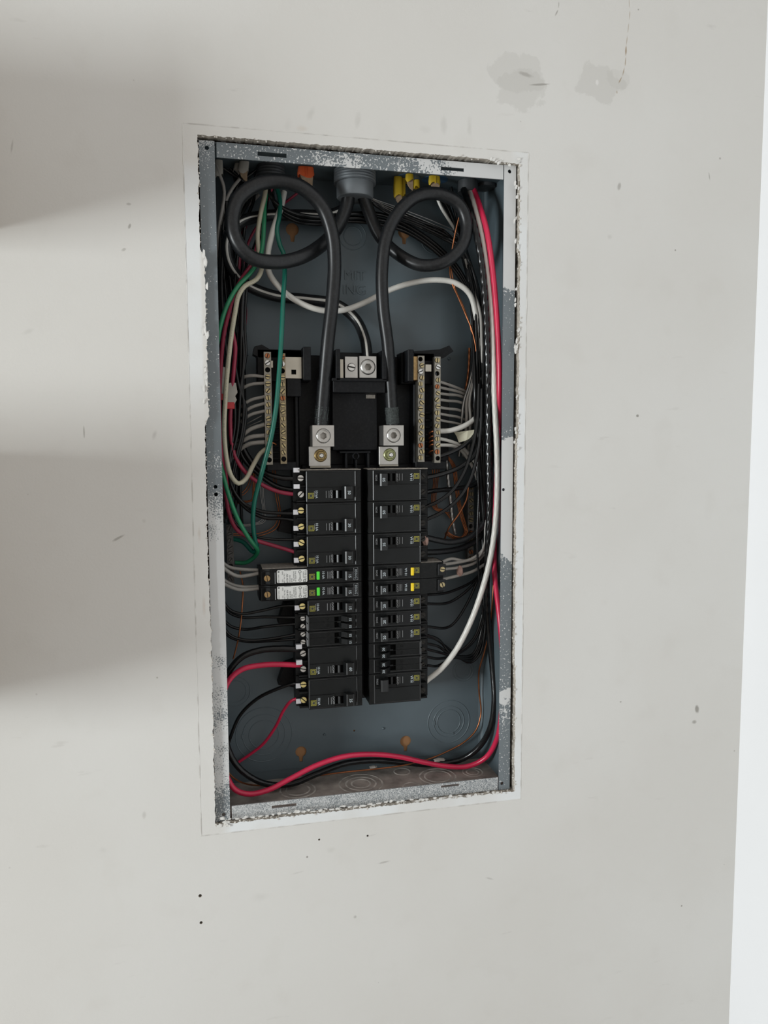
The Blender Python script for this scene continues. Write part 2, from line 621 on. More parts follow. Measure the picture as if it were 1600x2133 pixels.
    stains = [
        (1075, 150, 62, 42, -8, 0.86, 0.30, grey), (1085, 190, 52, 44, 20, 0.86, 0.32, grey),
        (1250, 175, 56, 40, -12, 0.86, 0.34, grey), (1285, 165, 26, 24, 0, 0.86, 0.22, grey),
        (1095, 155, 20, 5, -10, 0.2, 0.45, dark), (1125, 176, 24, 2.2, 8, 0.3, 0.6, dark), (1244, 172, 5, 8, 0, 0.5, 0.6, pale),
        (648, 236, 9, 20, -25, 0.2, 0.38, grey), (745, 254, 9, 24, -12, 0.2, 0.36, grey), (925, 262, 9, 27, 0, 0.2, 0.36, grey),
        (978, 265, 8, 26, 2, 0.2, 0.38, grey), (600, 262, 10, 16, -20, 0.2, 0.2, grey), (885, 270, 14, 10, 0, 0.1, 0.2, grey),
        (1311, 8, 1.5, 12, 4, 0.3, 0.5, brown), (1312, 32, 1.5, 13, -2, 0.3, 0.6, brown), (1309, 58, 1.6, 13, -6, 0.3, 0.45, brown), (1306, 84, 1.6, 12, -6, 0.3, 0.6, brown), (1304, 106, 2.6, 12, -2, 0.3, 0.85, brown), (1303, 128, 1.8, 12, -4, 0.3, 0.7, brown), (1299, 149, 1.7, 11, -14, 0.3, 0.75, brown), (1292, 167, 2.0, 10, -28, 0.3, 0.85, brown),
        (1164, 10, 1.8, 10, -2, 0.4, 0.5, dark), (1160, 26, 2.2, 9, -28, 0.4, 0.6, dark), (1285, 192, 4, 5, 0, 0.4, 0.5, brown),
        (1290, 388, 5, 10, -12, 0.3, 0.5, dark), (1330, 20, 3, 3, 0, 0.4, 0.6, dark),
        (1478, 368, 2, 12, 12, 0.3, 0.5, dark), (1452, 1478, 7, 12, 10, 0.4, 0.75, dark), (1446, 1504, 8, 6, 0, 0.3, 0.6, dark),
        (1407, 521, 3, 3, 0, 0.4, 0.8, dark), (1328, 866, 3.2, 3, 0, 0.4, 0.8, dark), (1293, 1462, 4, 2.4, 0, 0.4, 0.7, dark),
        (1420, 1887, 3, 2.6, 0, 0.4, 0.8, dark), (248, 1120, 14, 3.0, 28, 0.3, 0.55, dark), (300, 1085, 5, 5, 0, 0.2, 0.35, grey),
        (175, 900, 1.6, 13, 0, 0.4, 0.5, dark), (270, 471, 3, 6, -20, 0.4, 0.6, dark), (268, 425, 6, 3, 0, 0.3, 0.4, dark), (258, 520, 5, 3, 25, 0.3, 0.4, dark),
        (620, 1818, 18, 3, 8, 0.2, 0.4, grey), (800, 1796, 15, 2.6, 6, 0.3, 0.4, dark), (690, 1770, 14, 9, 0, 0.1, 0.3, grey),
        (545, 1868, 26, 14, 0, 0.05, 0.22, grey), (640, 1785, 2.4, 2.4, 0, 0.4, 0.8, dark), (740, 1910, 5, 5, 20, 0.3, 0.4, dark),
        (1270, 493, 8, 7, 0, 0.1, 0.35, grey), (60, 690, 14, 5, 25, 0.1, 0.3, grey), (1020, 1830, 14, 3, -20, 0.2, 0.3, dark),
        (300, 1698, 5, 10, 0, 0.2, 0.25, dark), (215, 1770, 14, 10, 0, 0.05, 0.25, grey), (25, 305, 2, 14, -10, 0.4, 0.3, dark),
        (1500, 330, 3, 3, 0, 0.4, 0.5, dark), (775, 1740, 16, 2.2, 10, 0.2, 0.35, grey), (322, 905, 6, 14, -20, 0.1, 0.28, dark),
        (415, 1110, 5, 20, 0, 0.1, 0.3, (0.40, 0.30, 0.22)), (425, 1260, 5, 26, 0, 0.1, 0.28, (0.45, 0.33, 0.25)), (630, 268, 14, 8, 0, 0.05, 0.3, (0.55, 0.47, 0.38)),
    ]
    G = ellipse_group()
    nn = N.new('ShaderNodeMath')
    nn.operation = 'MULTIPLY_ADD'
    L.new(noise(45, 5, 0.6), nn.inputs[0])
    nn.inputs[1].default_value = 1.5
    nn.inputs[2].default_value = -0.75
    k = 0.00058
    for (px, py, hw, hh, rot, soft, stg, c) in stains:
        g = N.new('ShaderNodeGroup')
        g.node_tree = G
        L.new(pos, g.inputs['Pos'])
        L.new(nn.outputs[0], g.inputs['Noise'])
        p = at(px, py, WALL_Y)
        g.inputs['Center'].default_value = (p.x, p.y, p.z)
        g.inputs['Rot'].default_value = math.radians(rot)
        g.inputs['Scale'].default_value = (1 / (hw * k), 0.0, 1 / (hh * k))
        g.inputs['Soft'].default_value = soft
        col = mix(mul(g.outputs['Fac'], stg), col, c)
    L.new(col, b.inputs['Base Color'])
    bp = N.new('ShaderNodeBump')
    bp.inputs['Strength'].default_value = 0.18
    bp.inputs['Distance'].default_value = 0.0006
    bh = N.new('ShaderNodeMath')
    bh.operation = 'ADD'
    L.new(noise(420, 3), bh.inputs[0])
    L.new(noise(60, 3), bh.inputs[1])
    L.new(bh.outputs[0], bp.inputs['Height'])
    L.new(bp.outputs['Normal'], b.inputs['Normal'])
    MATS['wall_paint'] = m


TRIM_X0, TRIM_X1 = at(381, 300, WALL_Y).x, at(1100, 400, WALL_Y).x
TRIM_Z0, TRIM_Z1 = at(750, 1703, WALL_Y).z, at(750, 288, WALL_Y).z
wall_material()


def flange_material(name, axis, stops, seed, speck=0.5, grain=0.3, gscale=160, soft=0.012):
    """painted steel lip: grey enamel with white wall paint left on it; stops give how much paint along the lip"""
    m = bpy.data.materials.new(name)
    m.use_nodes = True
    N, L = nodes_of(m)
    b = N['Principled BSDF']
    b.inputs['Roughness'].default_value = 0.45
    tc = N.new('ShaderNodeTexCoord')
    pos = tc.outputs['Object']
    sx = N.new('ShaderNodeSeparateXYZ')
    L.new(pos, sx.inputs[0])
    mr = N.new('ShaderNodeMapRange')
    half = 0.19 if axis == 'X' else 0.382
    mr.inputs['From Min'].default_value = -half
    mr.inputs['From Max'].default_value = half
    L.new(sx.outputs[axis], mr.inputs['Value'])
    rp = N.new('ShaderNodeValToRGB')
    els = rp.color_ramp.elements
    els[0].position, els[0].color = stops[0][0], (stops[0][1],) * 3 + (1,)
    els[1].position, els[1].color = stops[-1][0], (stops[-1][1],) * 3 + (1,)
    for p_, v_ in stops[1:-1]:
        e = els.new(p_)
        e.color = (v_,) * 3 + (1,)
    L.new(mr.outputs['Result'], rp.inputs['Fac'])

    def noise(scale, detail, off):
        mp = N.new('ShaderNodeMapping')
        mp.inputs['Location'].default_value = (seed * 3.1 + off, off, seed)
        L.new(pos, mp.inputs['Vector'])
        n = N.new('ShaderNodeTexNoise')
        n.inputs['Scale'].default_value = scale
        n.inputs['Detail'].default_value = detail
        L.new(mp.outputs[0], n.inputs['Vector'])
        return n.outputs['Fac']

    def math2(op, a, c):
        x = N.new('ShaderNodeMath')
        x.operation = op
        for i, s in enumerate((a, c)):
            if isinstance(s, (int, float)):
                x.inputs[i].default_value = s
            else:
                L.new(s, x.inputs[i])
        return x.outputs[0]

    def rng(v, a, c, d=0.0, e=1.0):
        r = N.new('ShaderNodeMapRange')
        L.new(v, r.inputs['Value'])
        for k_, val in (('From Min', a), ('From Max', c), ('To Min', d), ('To Max', e)):
            r.inputs[k_].default_value = val
        return r.outputs['Result']

    big = math2('ADD', math2('MULTIPLY', noise(45, 6, 0.0), 1 - grain), math2('MULTIPLY', noise(gscale, 3, 5.0), grain))
    thr = math2('SUBTRACT', 0.85, math2('MULTIPLY', rp.outputs['Color'], 0.7))
    paint = rng(math2('SUBTRACT', big, thr), -soft, soft)
    sp = rng(math2('SUBTRACT', noise(420, 2, 9.0), math2('SUBTRACT', 0.80 - 0.12 * speck, math2('MULTIPLY', rp.outputs['Color'], 0.22))), -0.015, 0.015)
    mask = math2('MAXIMUM', paint, sp)
    mx = N.new('ShaderNodeMix')
    mx.data_type = 'RGBA'
    L.new(mask, mx.inputs['Factor'])
    mx.inputs['A'].default_value = (0.155, 0.18, 0.195, 1)
    mx.inputs['B'].default_value = (0.60, 0.61, 0.61, 1)
    L.new(mx.outputs['Result'], b.inputs['Base Color'])
    bp = N.new('ShaderNodeBump')
    bp.inputs['Strength'].default_value = 0.5
    bp.inputs['Distance'].default_value = 0.0004
    L.new(mask, bp.inputs['Height'])
    L.new(bp.outputs['Normal'], b.inputs['Normal'])
    MATS[name] = m


# position 0 = low / left end, 1 = high / right end
flange_material('flange_l', 'Z', [(0.0, 0.50), (0.05, 0.42), (0.08, 0.62), (0.18, 0.56), (0.25, 0.60), (0.30, 0.9), (0.40, 0.85), (0.44, 0.62), (0.50, 0.44), (0.60, 0.28), (0.93, 0.22), (0.985, 0.42), (1.0, 0.5)], 1, 0.6, 0.55, 600, 0.04)
flange_material('flange_r', 'Z', [(0.0, 0.32), (0.09, 0.22), (0.13, 0.52), (0.17, 0.5), (0.2, 0.26), (0.35, 0.2), (0.38, 0.45), (0.41, 0.72), (0.45, 0.98), (0.565, 0.98), (0.585, 0.4), (0.605, 0.05), (0.795, 0.12), (0.805, 0.5), (0.83, 0.98), (1.0, 0.98)], 2, 0.9, 0.3, 160)
flange_material('flange_t', 'X', [(0.0, 0.25), (0.25, 0.33), (0.48, 0.44), (0.55, 0.34), (0.62, 0.48), (0.74, 0.56), (0.82, 0.7), (0.9, 0.92), (1.0, 0.97)], 3, 0.9, 0.45, 400)
flange_material('flange_b', 'X', [(0.0, 0.58), (0.2, 0.54), (0.35, 0.50), (0.6, 0.49), (1.0, 0.50)], 4, 0.6, 0.8, 1100, 0.11)

# ================================================================ the setting
HW, HH = 0.181, 0.379          # half size of the steel box's lip
OX0, OX1, OZ0, OZ1 = -0.1822, 0.1848, -0.3808, 0.3818   # opening cut in the drywall


def opening_loop():
    """ragged saw-cut edge, going round the opening"""
    pts = []

    def n(s, k, a):
        return a * mnoise.noise(Vector((s * k, k * 1.7, 3.3)))

    st = 0.0016
    m = int((OZ1 - OZ0) / st)
    for i in range(m):                         # left side, going up; old plaster overlaps the lip in the middle
        z = OZ0 + (OZ1 - OZ0) * i / m
        py = 1711 - (z + HH) / (2 * HH) * 1420
        over = 0.0
        if 500 < py < 860:
            over = 0.0042 * min(1, (py - 500) / 30, (860 - py) / 20)
        elif 1230 < py:
            over = 0.0009
        pts.append((OX0 + over + n(z, 90, 0.0011) + n(z, 330, 0.0009), z))
    m = int((OX1 - OX0) / st)
    for i in range(m):                         # top
        x = OX0 + (OX1 - OX0) * i / m
        pts.append((x, OZ1 + n(x, 120, 0.0007) + n(x, 420, 0.0008) - (0.0035 * max(0, (x - 0.13) / 0.055) if x > 0.13 else 0)))
    m = int((OZ1 - OZ0) / st)
    for i in range(m):                         # right side, going down
        z = OZ1 - (OZ1 - OZ0) * i / m
        pts.append((OX1 + n(z + 5, 80, 0.0008) + n(z, 350, 0.0008) - (0.0014 if z > 0.28 else 0) - (0.0016 if -0.22 < z < 0.06 else 0), z))
    m = int((OX1 - OX0) / st)
    for i in range(m):                         # bottom
        x = OX1 - (OX1 - OX0) * i / m
        pts.append((x, OZ0 + 0.0012 + n(x + 9, 110, 0.0010) + n(x, 380, 0.0014)))
    return pts


CORNER_X = 0.508
screw_holes = [(417, 1866, 3.6), (419, 1922, 3.2), (665, 1749, 2.2), (766, 1741, 2.4)]
wh = [circle(at(px, py, WALL_Y).x, at(px, py, WALL_Y).z, r * 0.00056, 10) for px, py, r in screw_holes]
OPEN = opening_loop()
wall = plate(rectl(-1.5, CORNER_X, -1.5, 1.5), [OPEN] + wh, WALL_Y, WALL_Y + 0.013, 'wall_back', 'wall_paint')
wall.data.materials.append(MATS['gypsum'])
for p in wall.data.polygons:
    if abs(p.normal.y) < 0.5:
        p.material_index = 1
tag(wall, 'off-white painted drywall with a ragged rectangular cut-out around the panel', kind='structure')

# white neighbouring wall, meeting at the corner on the far side
wr = MB().box(CORNER_X, CORNER_X + 0.1, -1.6, 0.3, -1.5, 1.5).build('wall_right', 'white_wall')
tag(wr, 'bright white painted wall meeting the panel wall at the corner', kind='structure')

fl_ = MB().box(-4.0, CORNER_X, -5.0, WALL_Y, -1.42, -1.40).build('floor', 'floor_concrete')
tag(fl_, 'grey-brown concrete floor below the panel wall', kind='structure')
# plywood at the back of the wall cavity
wc = MB().box(-1.5, CORNER_X, 0.0975, 0.11, -1.5, 1.5).build('wall_sheathing', 'wood')
tag(wc, 'brown wood showing through the keyhole slots behind the panel', kind='structure')

# raised paint ridge where the trim cover used to sit
rid = MB()
cs = [(TRIM_X0, TRIM_Z0), (TRIM_X0, TRIM_Z1), (TRIM_X1, TRIM_Z1), (TRIM_X1, TRIM_Z0)]
for i in range(4):
    a, c = cs[i], cs[(i + 1) % 4]
    pp = []
    for k in range(121):
        t = k / 120
        x, z = a[0] + (c[0] - a[0]) * t, a[1] + (c[1] - a[1]) * t
        j = 0.0006 * mnoise.noise(Vector((x * 60, z * 60, i)))
        pp.append((x + j, WALL_Y + 0.00015, z + j))
    rid.tube(pp, [0.00042 + 0.0003 * mnoise.noise(Vector((p[0] * 90, p[2] * 90, 7))) for p in pp], 6)
rid.build('paint_ridge', 'wall_paint', wall)

# crumbled gypsum along the cut, too small to count
cr = MB()
for i, (x, z) in enumerate(OPEN):
    side = 'l' if abs(x - OX0) < 0.008 else 'r' if abs(x - OX1) < 0.006 else 't' if z > 0 else 'b'
    dens = {'l': 0.35, 'r': 0.55, 't': 0.25, 'b': 0.5}[side]
    if random.random() > dens:
        continue
    s = random.uniform(0.0004, 0.0013) * (1.25 if side in 'rb' else 1)
    bm = bmesh.new()
    bmesh.ops.create_icosphere(bm, subdivisions=1, radius=s)
    off = Vector((random.uniform(-.0012, .0012), random.uniform(-0.0006, 0.004), random.uniform(-.0012, .0012)))
    for v in bm.verts:
        v.co = Vector((v.co.x * random.uniform(.6, 1.4), v.co.y * random.uniform(.5, 1), v.co.z * random.uniform(.6, 1.5))) + Vector((x, WALL_Y, z)) + off
    bm.verts.index_update()
    cr.add([v.co[:] for v in bm.verts], [[v.index for v in f.verts] for f in bm.faces])
    bm.free()
tag(cr.build('plaster_crumbs', 'crumb', wall), kind='stuff')

# curled paint flakes along the lower cut and at the two right-hand corners
fl = []
for k in range(46):
    t = (k + random.uniform(0.1, 0.9)) / 46
    fl.append((474 + t * 570, 1705 - t * 57 + random.uniform(-3, 2), random.uniform(8, 17), random.uniform(5, 9)))
fl += [(1030 + random.uniform(-10, 55), 332 + random.uniform(-4, 14), random.uniform(6, 12), random.uniform(4, 8)) for _ in range(9)]
fl += [(1076 + random.uniform(-5, 4), random.uniform(370, 960), random.uniform(4, 7), random.uniform(8, 18)) for _ in range(22)]
fl += [(428 + random.uniform(-5, 4), random.uniform(520, 860), random.uniform(5, 8), random.uniform(12, 26)) for _ in range(14)]
fl += [(470 + random.uniform(-14, 30), 1708 + random.uniform(-6, 12), random.uniform(8, 14), random.uniform(6, 10)) for _ in range(8)]
for px, py, w, h in fl:
    c = at(px, py, WALL_Y)
    w, h = w * 0.00056, h * 0.00056
    n = 7
    tilt = random.uniform(-0.9, 0.9)
    top, bot = [], []
    for k in range(n):
        a = 2 * PI * k / n
        r = random.uniform(0.55, 1.1)
        x, z = w / 2 * r * math.cos(a), h / 2 * r * math.sin(a)
        lift = max(0, 0.0022 * math.sin(a) * random.uniform(.3, 1)) + abs(x) * abs(tilt) * 0.4
        top.append((x, -lift - 0.0004, z))
        bot.append((x, -lift + 0.0003, z))
    fs = [tuple(range(n)), tuple(range(2 * n - 1, n - 1, -1))] + [(i, (i + 1) % n, n + (i + 1) % n, n + i) for i in range(n)]
    MB().add(top + bot, fs).build('paint_flake', 'flake', wall, (c.x, WALL_Y - 0.0003, c.z))

# storage shelves on the same wall, beyond the picture's edge; they throw the soft shadows
for nm, x1, z0, hbox, xb in (('lower', -0.418, -0.193, 0.225, 0.05), ('upper', -0.402, 0.268, 0.11, 0.05), ('top', -0.40, 0.55, 0.06, 0.02)):
    t = thing('wall_shelf', f'plain wooden board shelf fixed to the wall, {nm} of three', 'shelf', (x1, WALL_Y, z0))
    MB().box(-0.75, 0, -0.19, 0, 0, 0.019, 0.001).build('board', 'shelf_wood', t)
    for bx in (-0.12, -0.62):
        MB().box(bx, bx + 0.025, -0.15, 0, -0.02, 0, 0.001).build('bracket', 'steel', t)
    if hbox:
        c = thing('cardboard_box', f'brown cardboard box standing on the {nm} wall shelf', 'box', (x1 - xb, WALL_Y - 0.02, z0 + 0.019))
        MB().box(-0.5, 0, -0.15, 0, 0, hbox, 0.002).build('body', 'cardboard', c)
        MB().box(-0.5, 0, -0.10, -0.05, hbox, hbox + 0.0006).build('tape', 'tape', c)

# ================================================================ the steel panel box
panel = thing('panel_box', 'recessed grey steel electrical panel box with paint-spattered lip, cover removed', 'panel box', (0, 0, 0))
BD = 0.095


def hole(px, py, r):
    p = at(px, py, 0)
    return circle(p.x, p.z, r * 0.00055, 14)


def slot(px, py, w, h):
    p = at(px, py, 0)
    w, h = w * 0.00056 / 2, h * 0.00056 / 2
    return rectl(p.x - w, p.x + w, p.z - h, p.z + h)


LW = 0.0165
plate(rectl(-HW, -HW + LW, -HH, HH), [hole(431, 308, 4.2), hole(449, 1014, 3.8), hole(450, 1030, 4), hole(466, 1697, 4.2)], 0, 0.0015, 'lip', 'flange_l', panel)
plate(rectl(HW - 0.0145, HW, -HH, HH), [hole(1062, 357, 4.2), hole(1049, 1020, 3.6), hole(1046, 1632, 4)], 0, 0.0015, 'lip', 'flange_r', panel)
plate(rectl(-HW + LW + 0.002, HW - 0.0157, HH - 0.0165, HH - 0.0005), [slot(567, 322, 56, 8), slot(943, 352, 50, 7)], 0.0004, 0.002, 'lip', 'flange_t', panel)
plate(rectl(-HW + LW + 0.002, HW - 0.0157, -HH + 0.0005, -HH + 0.0165), [slot(592, 1679, 52, 6), slot(938, 1637, 42, 5)], 0.0004, 0.002, 'lip', 'flange_b', panel)
SX, SZ = 0.1795, 0.3775


def keyhole(px, py, r, up):
    p = at(px, py, BD)
    r *= 0.00066
    a0 = math.radians(22)
    pts = []
    for k in range(17):
        a = a0 + (2 * PI - 2 * a0) * k / 16
        pts.append((p.x + r * math.sin(a), p.z + up * r * math.cos(a)))
    w = r * math.sin(a0)
    pts += [(p.x - w * 0.7, p.z + up * r * 1.85), (p.x + w * 0.7, p.z + up * r * 1.85)]
    return pts


plate(rectl(-SX, SX, -SZ, SZ), [keyhole(627, 1566, 11, -1), keyhole(845, 1544, 11.5, -1), keyhole(609, 478, 12, -1), keyhole(842, 484, 12, -1),
      circle(at(738, 1522, BD).x, at(738, 1522, BD).z, 0.0013, 8)], BD, BD + 0.0015, 'back_plate', 'box_grey', panel)
for x0, x1 in ((-SX - 0.0012, -SX), (SX, SX + 0.0012)):
    MB().box(x0, x1, 0.0015, BD, -SZ, SZ).build('side_plate', 'box_grey', panel)
MB().box(-SX, SX, 0.002, BD, SZ, SZ + 0.0012).build('top_plate', 'box_grey', panel)
bot_plate = MB().box(-SX, SX, 0.002, BD, -SZ - 0.0012, -SZ).build('bottom_plate', 'dusty_floor', panel)
# rolled inner corner at the right of the back plate
MB().prism_z([(SX, BD), (SX, BD - 0.006), (SX - 0.0008, BD - 0.003), (SX - 0.003, BD - 0.0008), (SX - 0.006, BD)], -SZ, SZ).build('corner_bend', 'box_grey', panel)


def ring(mb, c, r, w, h, axis='y', n=40):
    """raised flat ring"""
    for rr in (r,):
        prof = [(rr - w, 0), (rr - w * 0.5, -h), (rr + w * 0.5, -h), (rr + w, 0)]
        vs, fs = [], []
        for (q, t) in prof:
            for k in range(n):
                a = 2 * PI * k / n
                vs.append((c[0] + q * math.cos(a), c[1] + (t if axis == 'y' else q * math.sin(a)), c[2] + (q * math.sin(a) if axis == 'y' else -t)))
        for i in range(3):
            for k in range(n):
                k2 = (k + 1) % n
                fs.append((i * n + k, i * n + k2, (i + 1) * n + k2, (i + 1) * n + k))
        mb.add(vs, fs, True)


for px, py, rr in ((935, 1503, (0.0295, 0.0215, 0.0165)), (550, 1530, (0.036, 0.027, 0.019)), (735, 492, (0.017, 0.0115)), (965, 1397, (0.0145, 0.011)), (490, 1440, (0.019, 0.014)), (905, 500, (0.017, 0.012))):
    p = at(px, py, BD)
    mb = MB()
    for r in rr:
        ring(mb, (p.x, BD, p.z), r, 0.0007, 0.00045)
    if rr[0] > 0.02:
        mb.box(p.x - rr[1] - 0.002, p.x - rr[1] + 0.002, BD - 0.0008, BD, p.z - 0.003, p.z + 0.003, 0.0003)
        mb.box(p.x + 0.006, p.x + 0.0066, BD - 0.0008, BD, p.z - rr[2] - 0.002, p.z - rr[2] + 0.002)
    mb.build('knockout', 'box_grey', panel)
for px, py, rr in ((752, 1632, (0.0275, 0.019, 0.012)), (912, 1617, (0.0235, 0.017)), (620, 1645, (0.022, 0.015)), (838, 1607, (0.0105,)), (985, 1608, (0.013, 0.008)), (857, 1638, (0.011,))):
    d = RM @ Vector(((px - 800) / F_PX, -(py - 1066.5) / F_PX, -1.0))
    p = CAM_LOC + d * ((-SZ - CAM_LOC.z) / d.z)
    mb = MB()
    yy = min(max(p.y, rr[0] + 0.004), BD - rr[0] - 0.002)
    for r in rr:
        ring(mb, (p.x, yy, -SZ), r, 0.0012, 0.0004, 'z')
    mb.build('knockout', 'dust_light', panel)
# fixing screws and dimples on the back plate
for px, py, r in ((676, 1530, 2.8), (798, 1517, 3.2), (514, 738, 4.0), (935, 747, 3.5)):
    p = at(px, py, BD)
    MB().lathe([(r * 0.0006, 0), (r * 0.0006, -0.0008), (r * 0.00035, -0.0014)], (p.x, BD, p.z), 'y', 10).build('rivet', 'box_grey', panel)
# stamped lettering
for s, px, py in (('MIT', 738, 575), ('ING', 737, 605)):
    p = at(px, py, BD)
    text(s, 0.0165, 'box_grey', panel, (p.x, BD - 0.0012, p.z), False)
    mb = MB()
# rolled seam lines near the foot of the back plate
a, c = at(500, 1612, BD), at(1000, 1562, BD)
MB().box(a.x, c.x, BD - 0.0006, BD, a.z - 0.0004, a.z + 0.0004).build('seam', 'box_grey', panel)

# ================================================================ bus assembly: black base, neutral bars, lugs
bus = thing('bus_assembly', 'black plastic breaker base with neutral bars and cable lugs inside the panel', 'bus assembly', (0, 0, 0))


def pbox(name, px0, py0, px1, py1, Y0, Y1, m, parent, c=0.0008, label=None):
    x0, x1, z0, z1 = rect(px0, py0, px1, py1, Y0)
    o = MB().box(x0, x1, Y0, Y1, z0, z1, c).build(name, m, parent)
    if label:
        o['label'] = label
    return o


pbox('base_plate', 622, 742, 868, 985, 0.068, 0.080, 'base_black', bus)
pbox('centre_plate', 692, 815, 786, 938, 0.052, 0.068, 'base_black', bus)
xb0, xb1 = at(632, 1200, 0.06).x, at(872, 1200, 0.06).x
MB().box(xb0, xb1, 0.062, 0.082, -0.268, 0.03, 0.001).build('breaker_rail', 'base_black', bus)
for px, py, s in ((598, 1275, -1), (598, 1402, -1), (598, 1085, -1)):
    p = at(px, py, 0.082)
    MB().prism([(p.x - 0.012, p.z - 0.012), (p.x + 0.03, p.z - 0.022), (p.x + 0.03, p.z + 0.022), (p.x - 0.004, p.z + 0.012)], 0.074, 0.0945).build('mounting_foot', 'base_black', bus)
# walls of the base standing either side of the main cables
pbox('barrier', 615, 800, 622, 978, 0.045, 0.070, 'base_black', bus)
pbox('barrier', 862, 800, 868, 965, 0.045, 0.070, 'base_black', bus)
# left holder
pbox('bar_holder', 536, 728, 645, 795, 0.050, 0.072, 'base_black', bus)
pbox('bar_holder', 552, 790, 622, 972, 0.060, 0.078, 'base_black', bus)
pbox('holder_wall', 632, 722, 648, 792, 0.030, 0.052, 'base_black', bus, 0.0006)
pbox('holder_foot', 556, 962, 618, 980, 0.042, 0.062, 'base_black', bus)
pbox('bracket', 597, 788, 628, 826, 0.040, 0.060, 'base_black', bus)
# right holder
pbox('bar_holder', 835, 735, 905, 800, 0.050, 0.072, 'base_black', bus)
pbox('bar_holder', 862, 795, 935, 975, 0.060, 0.078, 'base_black', bus)
pbox('holder_wall', 850, 728, 862, 794, 0.026, 0.052, 'base_black', bus, 0.0006)
pbox('holder_foot', 866, 960, 930, 978, 0.044, 0.062, 'base_black', bus)
# arms reaching out at the top corners
for (pts, nm) in (([(530, 722), (545, 718), (562, 728), (640, 732), (640, 745), (540, 745), (527, 738)], 'arm'), ([(862, 732), (915, 728), (935, 720), (944, 732), (925, 745), (905, 752), (862, 752)], 'arm')):
    q = [at(px, py, 0.052) for px, py in pts]
    MB().prism([(p.x, p.z) for p in q], 0.050, 0.068).build(nm, 'base_black', bus)
# comb of ribs between the two left bars and beside the right ones
for (pa, pb, y0, y1, n) in ((566, 584, 865, 955, 8), (886, 902, 860, 950, 7)):
    for k in range(n):
        y = y0 + (y1 - y0) * k / (n - 1)
        pbox('rib', pa, y - 2, pb, y + 2, 0.050, 0.062, 'base_black', bus, 0.0003)


def slot_screw_mesh(r, h, m, slot_w=0.0010, n=16):
    """pan head screw with a real slot: two half discs on a thin base"""
    mb = MB()
    mb.lathe([(r, 0.0), (r, -h * 0.4)], (0, 0, 0), 'y', n)
    nb = len(mb.f)
    for s in (-1, 1):
        pts = []
        a0 = math.asin(min(0.9, slot_w / 2 / (r * 0.92)))
        for k in range(9):
            a = a0 + (PI - 2 * a0) * k / 8
            pts.append((r * 0.90 * math.cos(a), s * r * 0.90 * math.sin(a)))
        mb.prism(pts, -h, -h * 0.4)
    me = mb.mesh('screw', m)
    me.materials.append(MATS['shaded_screw'])  # base disc coloured dark as the shade in the slot and round the rim
    for i, p in enumerate(me.polygons):
        p.material_index = 1 if i < nb else 0
    return me


def hex_screw_mesh(r, m):
    """round set screw with a hexagonal socket"""
    mb = MB()
    n = 24
    vs, fs = [], []
    prof = [(r, 0.0), (r, -0.0008), (r * 0.88, -0.0016), (r * 0.72, -0.0013)]
    for rr, t in prof:
        for k in range(n):
            a = 2 * PI * k / n
            vs.append((rr * math.cos(a), t, rr * math.sin(a)))
    # hexagon hole edge, 4 points a side
    for t in (-0.0012, 0.011):
        for k in range(n):
            a = 2 * PI * k / n
            b_ = (a % (PI / 3)) - PI / 6
            rr = r * 0.52 * math.cos(PI / 6) / math.cos(b_)
            vs.append((rr * math.cos(a), t, rr * math.sin(a)))
    for i in range(5):
        for k in range(n):
            k2 = (k + 1) % n
            fs.append((i * n + k, i * n + k2, (i + 1) * n + k2, (i + 1) * n + k))
    mb.add(vs, fs, False)
    mb.add([vs[5 * n + k] for k in range(n)], [tuple(range(n))])
    return mb.mesh('set_screw', m)


SCR = {k: slot_screw_mesh(0.0032, 0.0018, k, 0.0012) for k in ('brass', 'steel', 'lit_brass', 'copper', 'bar_old')}
HEX = hex_screw_mesh(0.0082, 'lug_aluminium')


def place(me, name, parent, loc, ry=0.0, scale=1.0):
    o = bpy.data.objects.new(name, me)
    o.location = loc
    o.rotation_euler = (0, ry, 0)
    o.scale = (scale,) * 3
    return link(o, parent)


def terminal_bar(pxt, pxb, py0, py1, w, Y, m, n, empty, zig, parent, steel_at=(), tail=True):
    """a bar drilled with n screw holes; screws are sub-parts, the named holes are empty"""
    top, bot = at(pxt, py0, Y), at(pxb, py1, Y)
    x = (top.x + bot.x) / 2
    W = w * 0.00057 / 2
    z1, z0 = top.z, bot.z
    zs = [z1 - (z1 - z0) * (k + 0.55) / (n + 0.25) for k in range(n)]
    hl = [circle(x + (zig if k % 2 else -zig), z, min(0.0031, W - zig - 0.0004), 14) for k, z in enumerate(zs)]
    bar = plate(rectl(x - W, x + W, z0, z1), hl, Y, Y + 0.011, 'terminal_bar', m, parent)
    for k, z in enumerate(zs):
        if k in empty:
            continue
        kind = 'steel' if k in steel_at else ('brass' if random.random() > 0.12 else 'copper')
        place(SCR[kind], 'screw', bar, (x + (zig if k % 2 else -zig), Y + 0.0002, z), random.uniform(0, PI), random.uniform(0.92, 1.04))
    return bar, x, zs


NY = 0.034
terminal_bar(555, 563, 733, 968, 14.5, NY, 'bar_metal', 16, (2, 15), 0.0, bus, (1,))
terminal_bar(587, 592, 736, 966, 13.0, NY, 'bar_brass', 16, (2, 15), 0.0, bus, (1,))
terminal_bar(876, 879, 741, 962, 14.5, NY, 'bar_metal', 17, (0,), 0.0009, bus, (2,))
terminal_bar(912, 911, 743, 964, 13.5, NY, 'bar_metal', 16, (2, 15), 0.0005, bus, (1,))

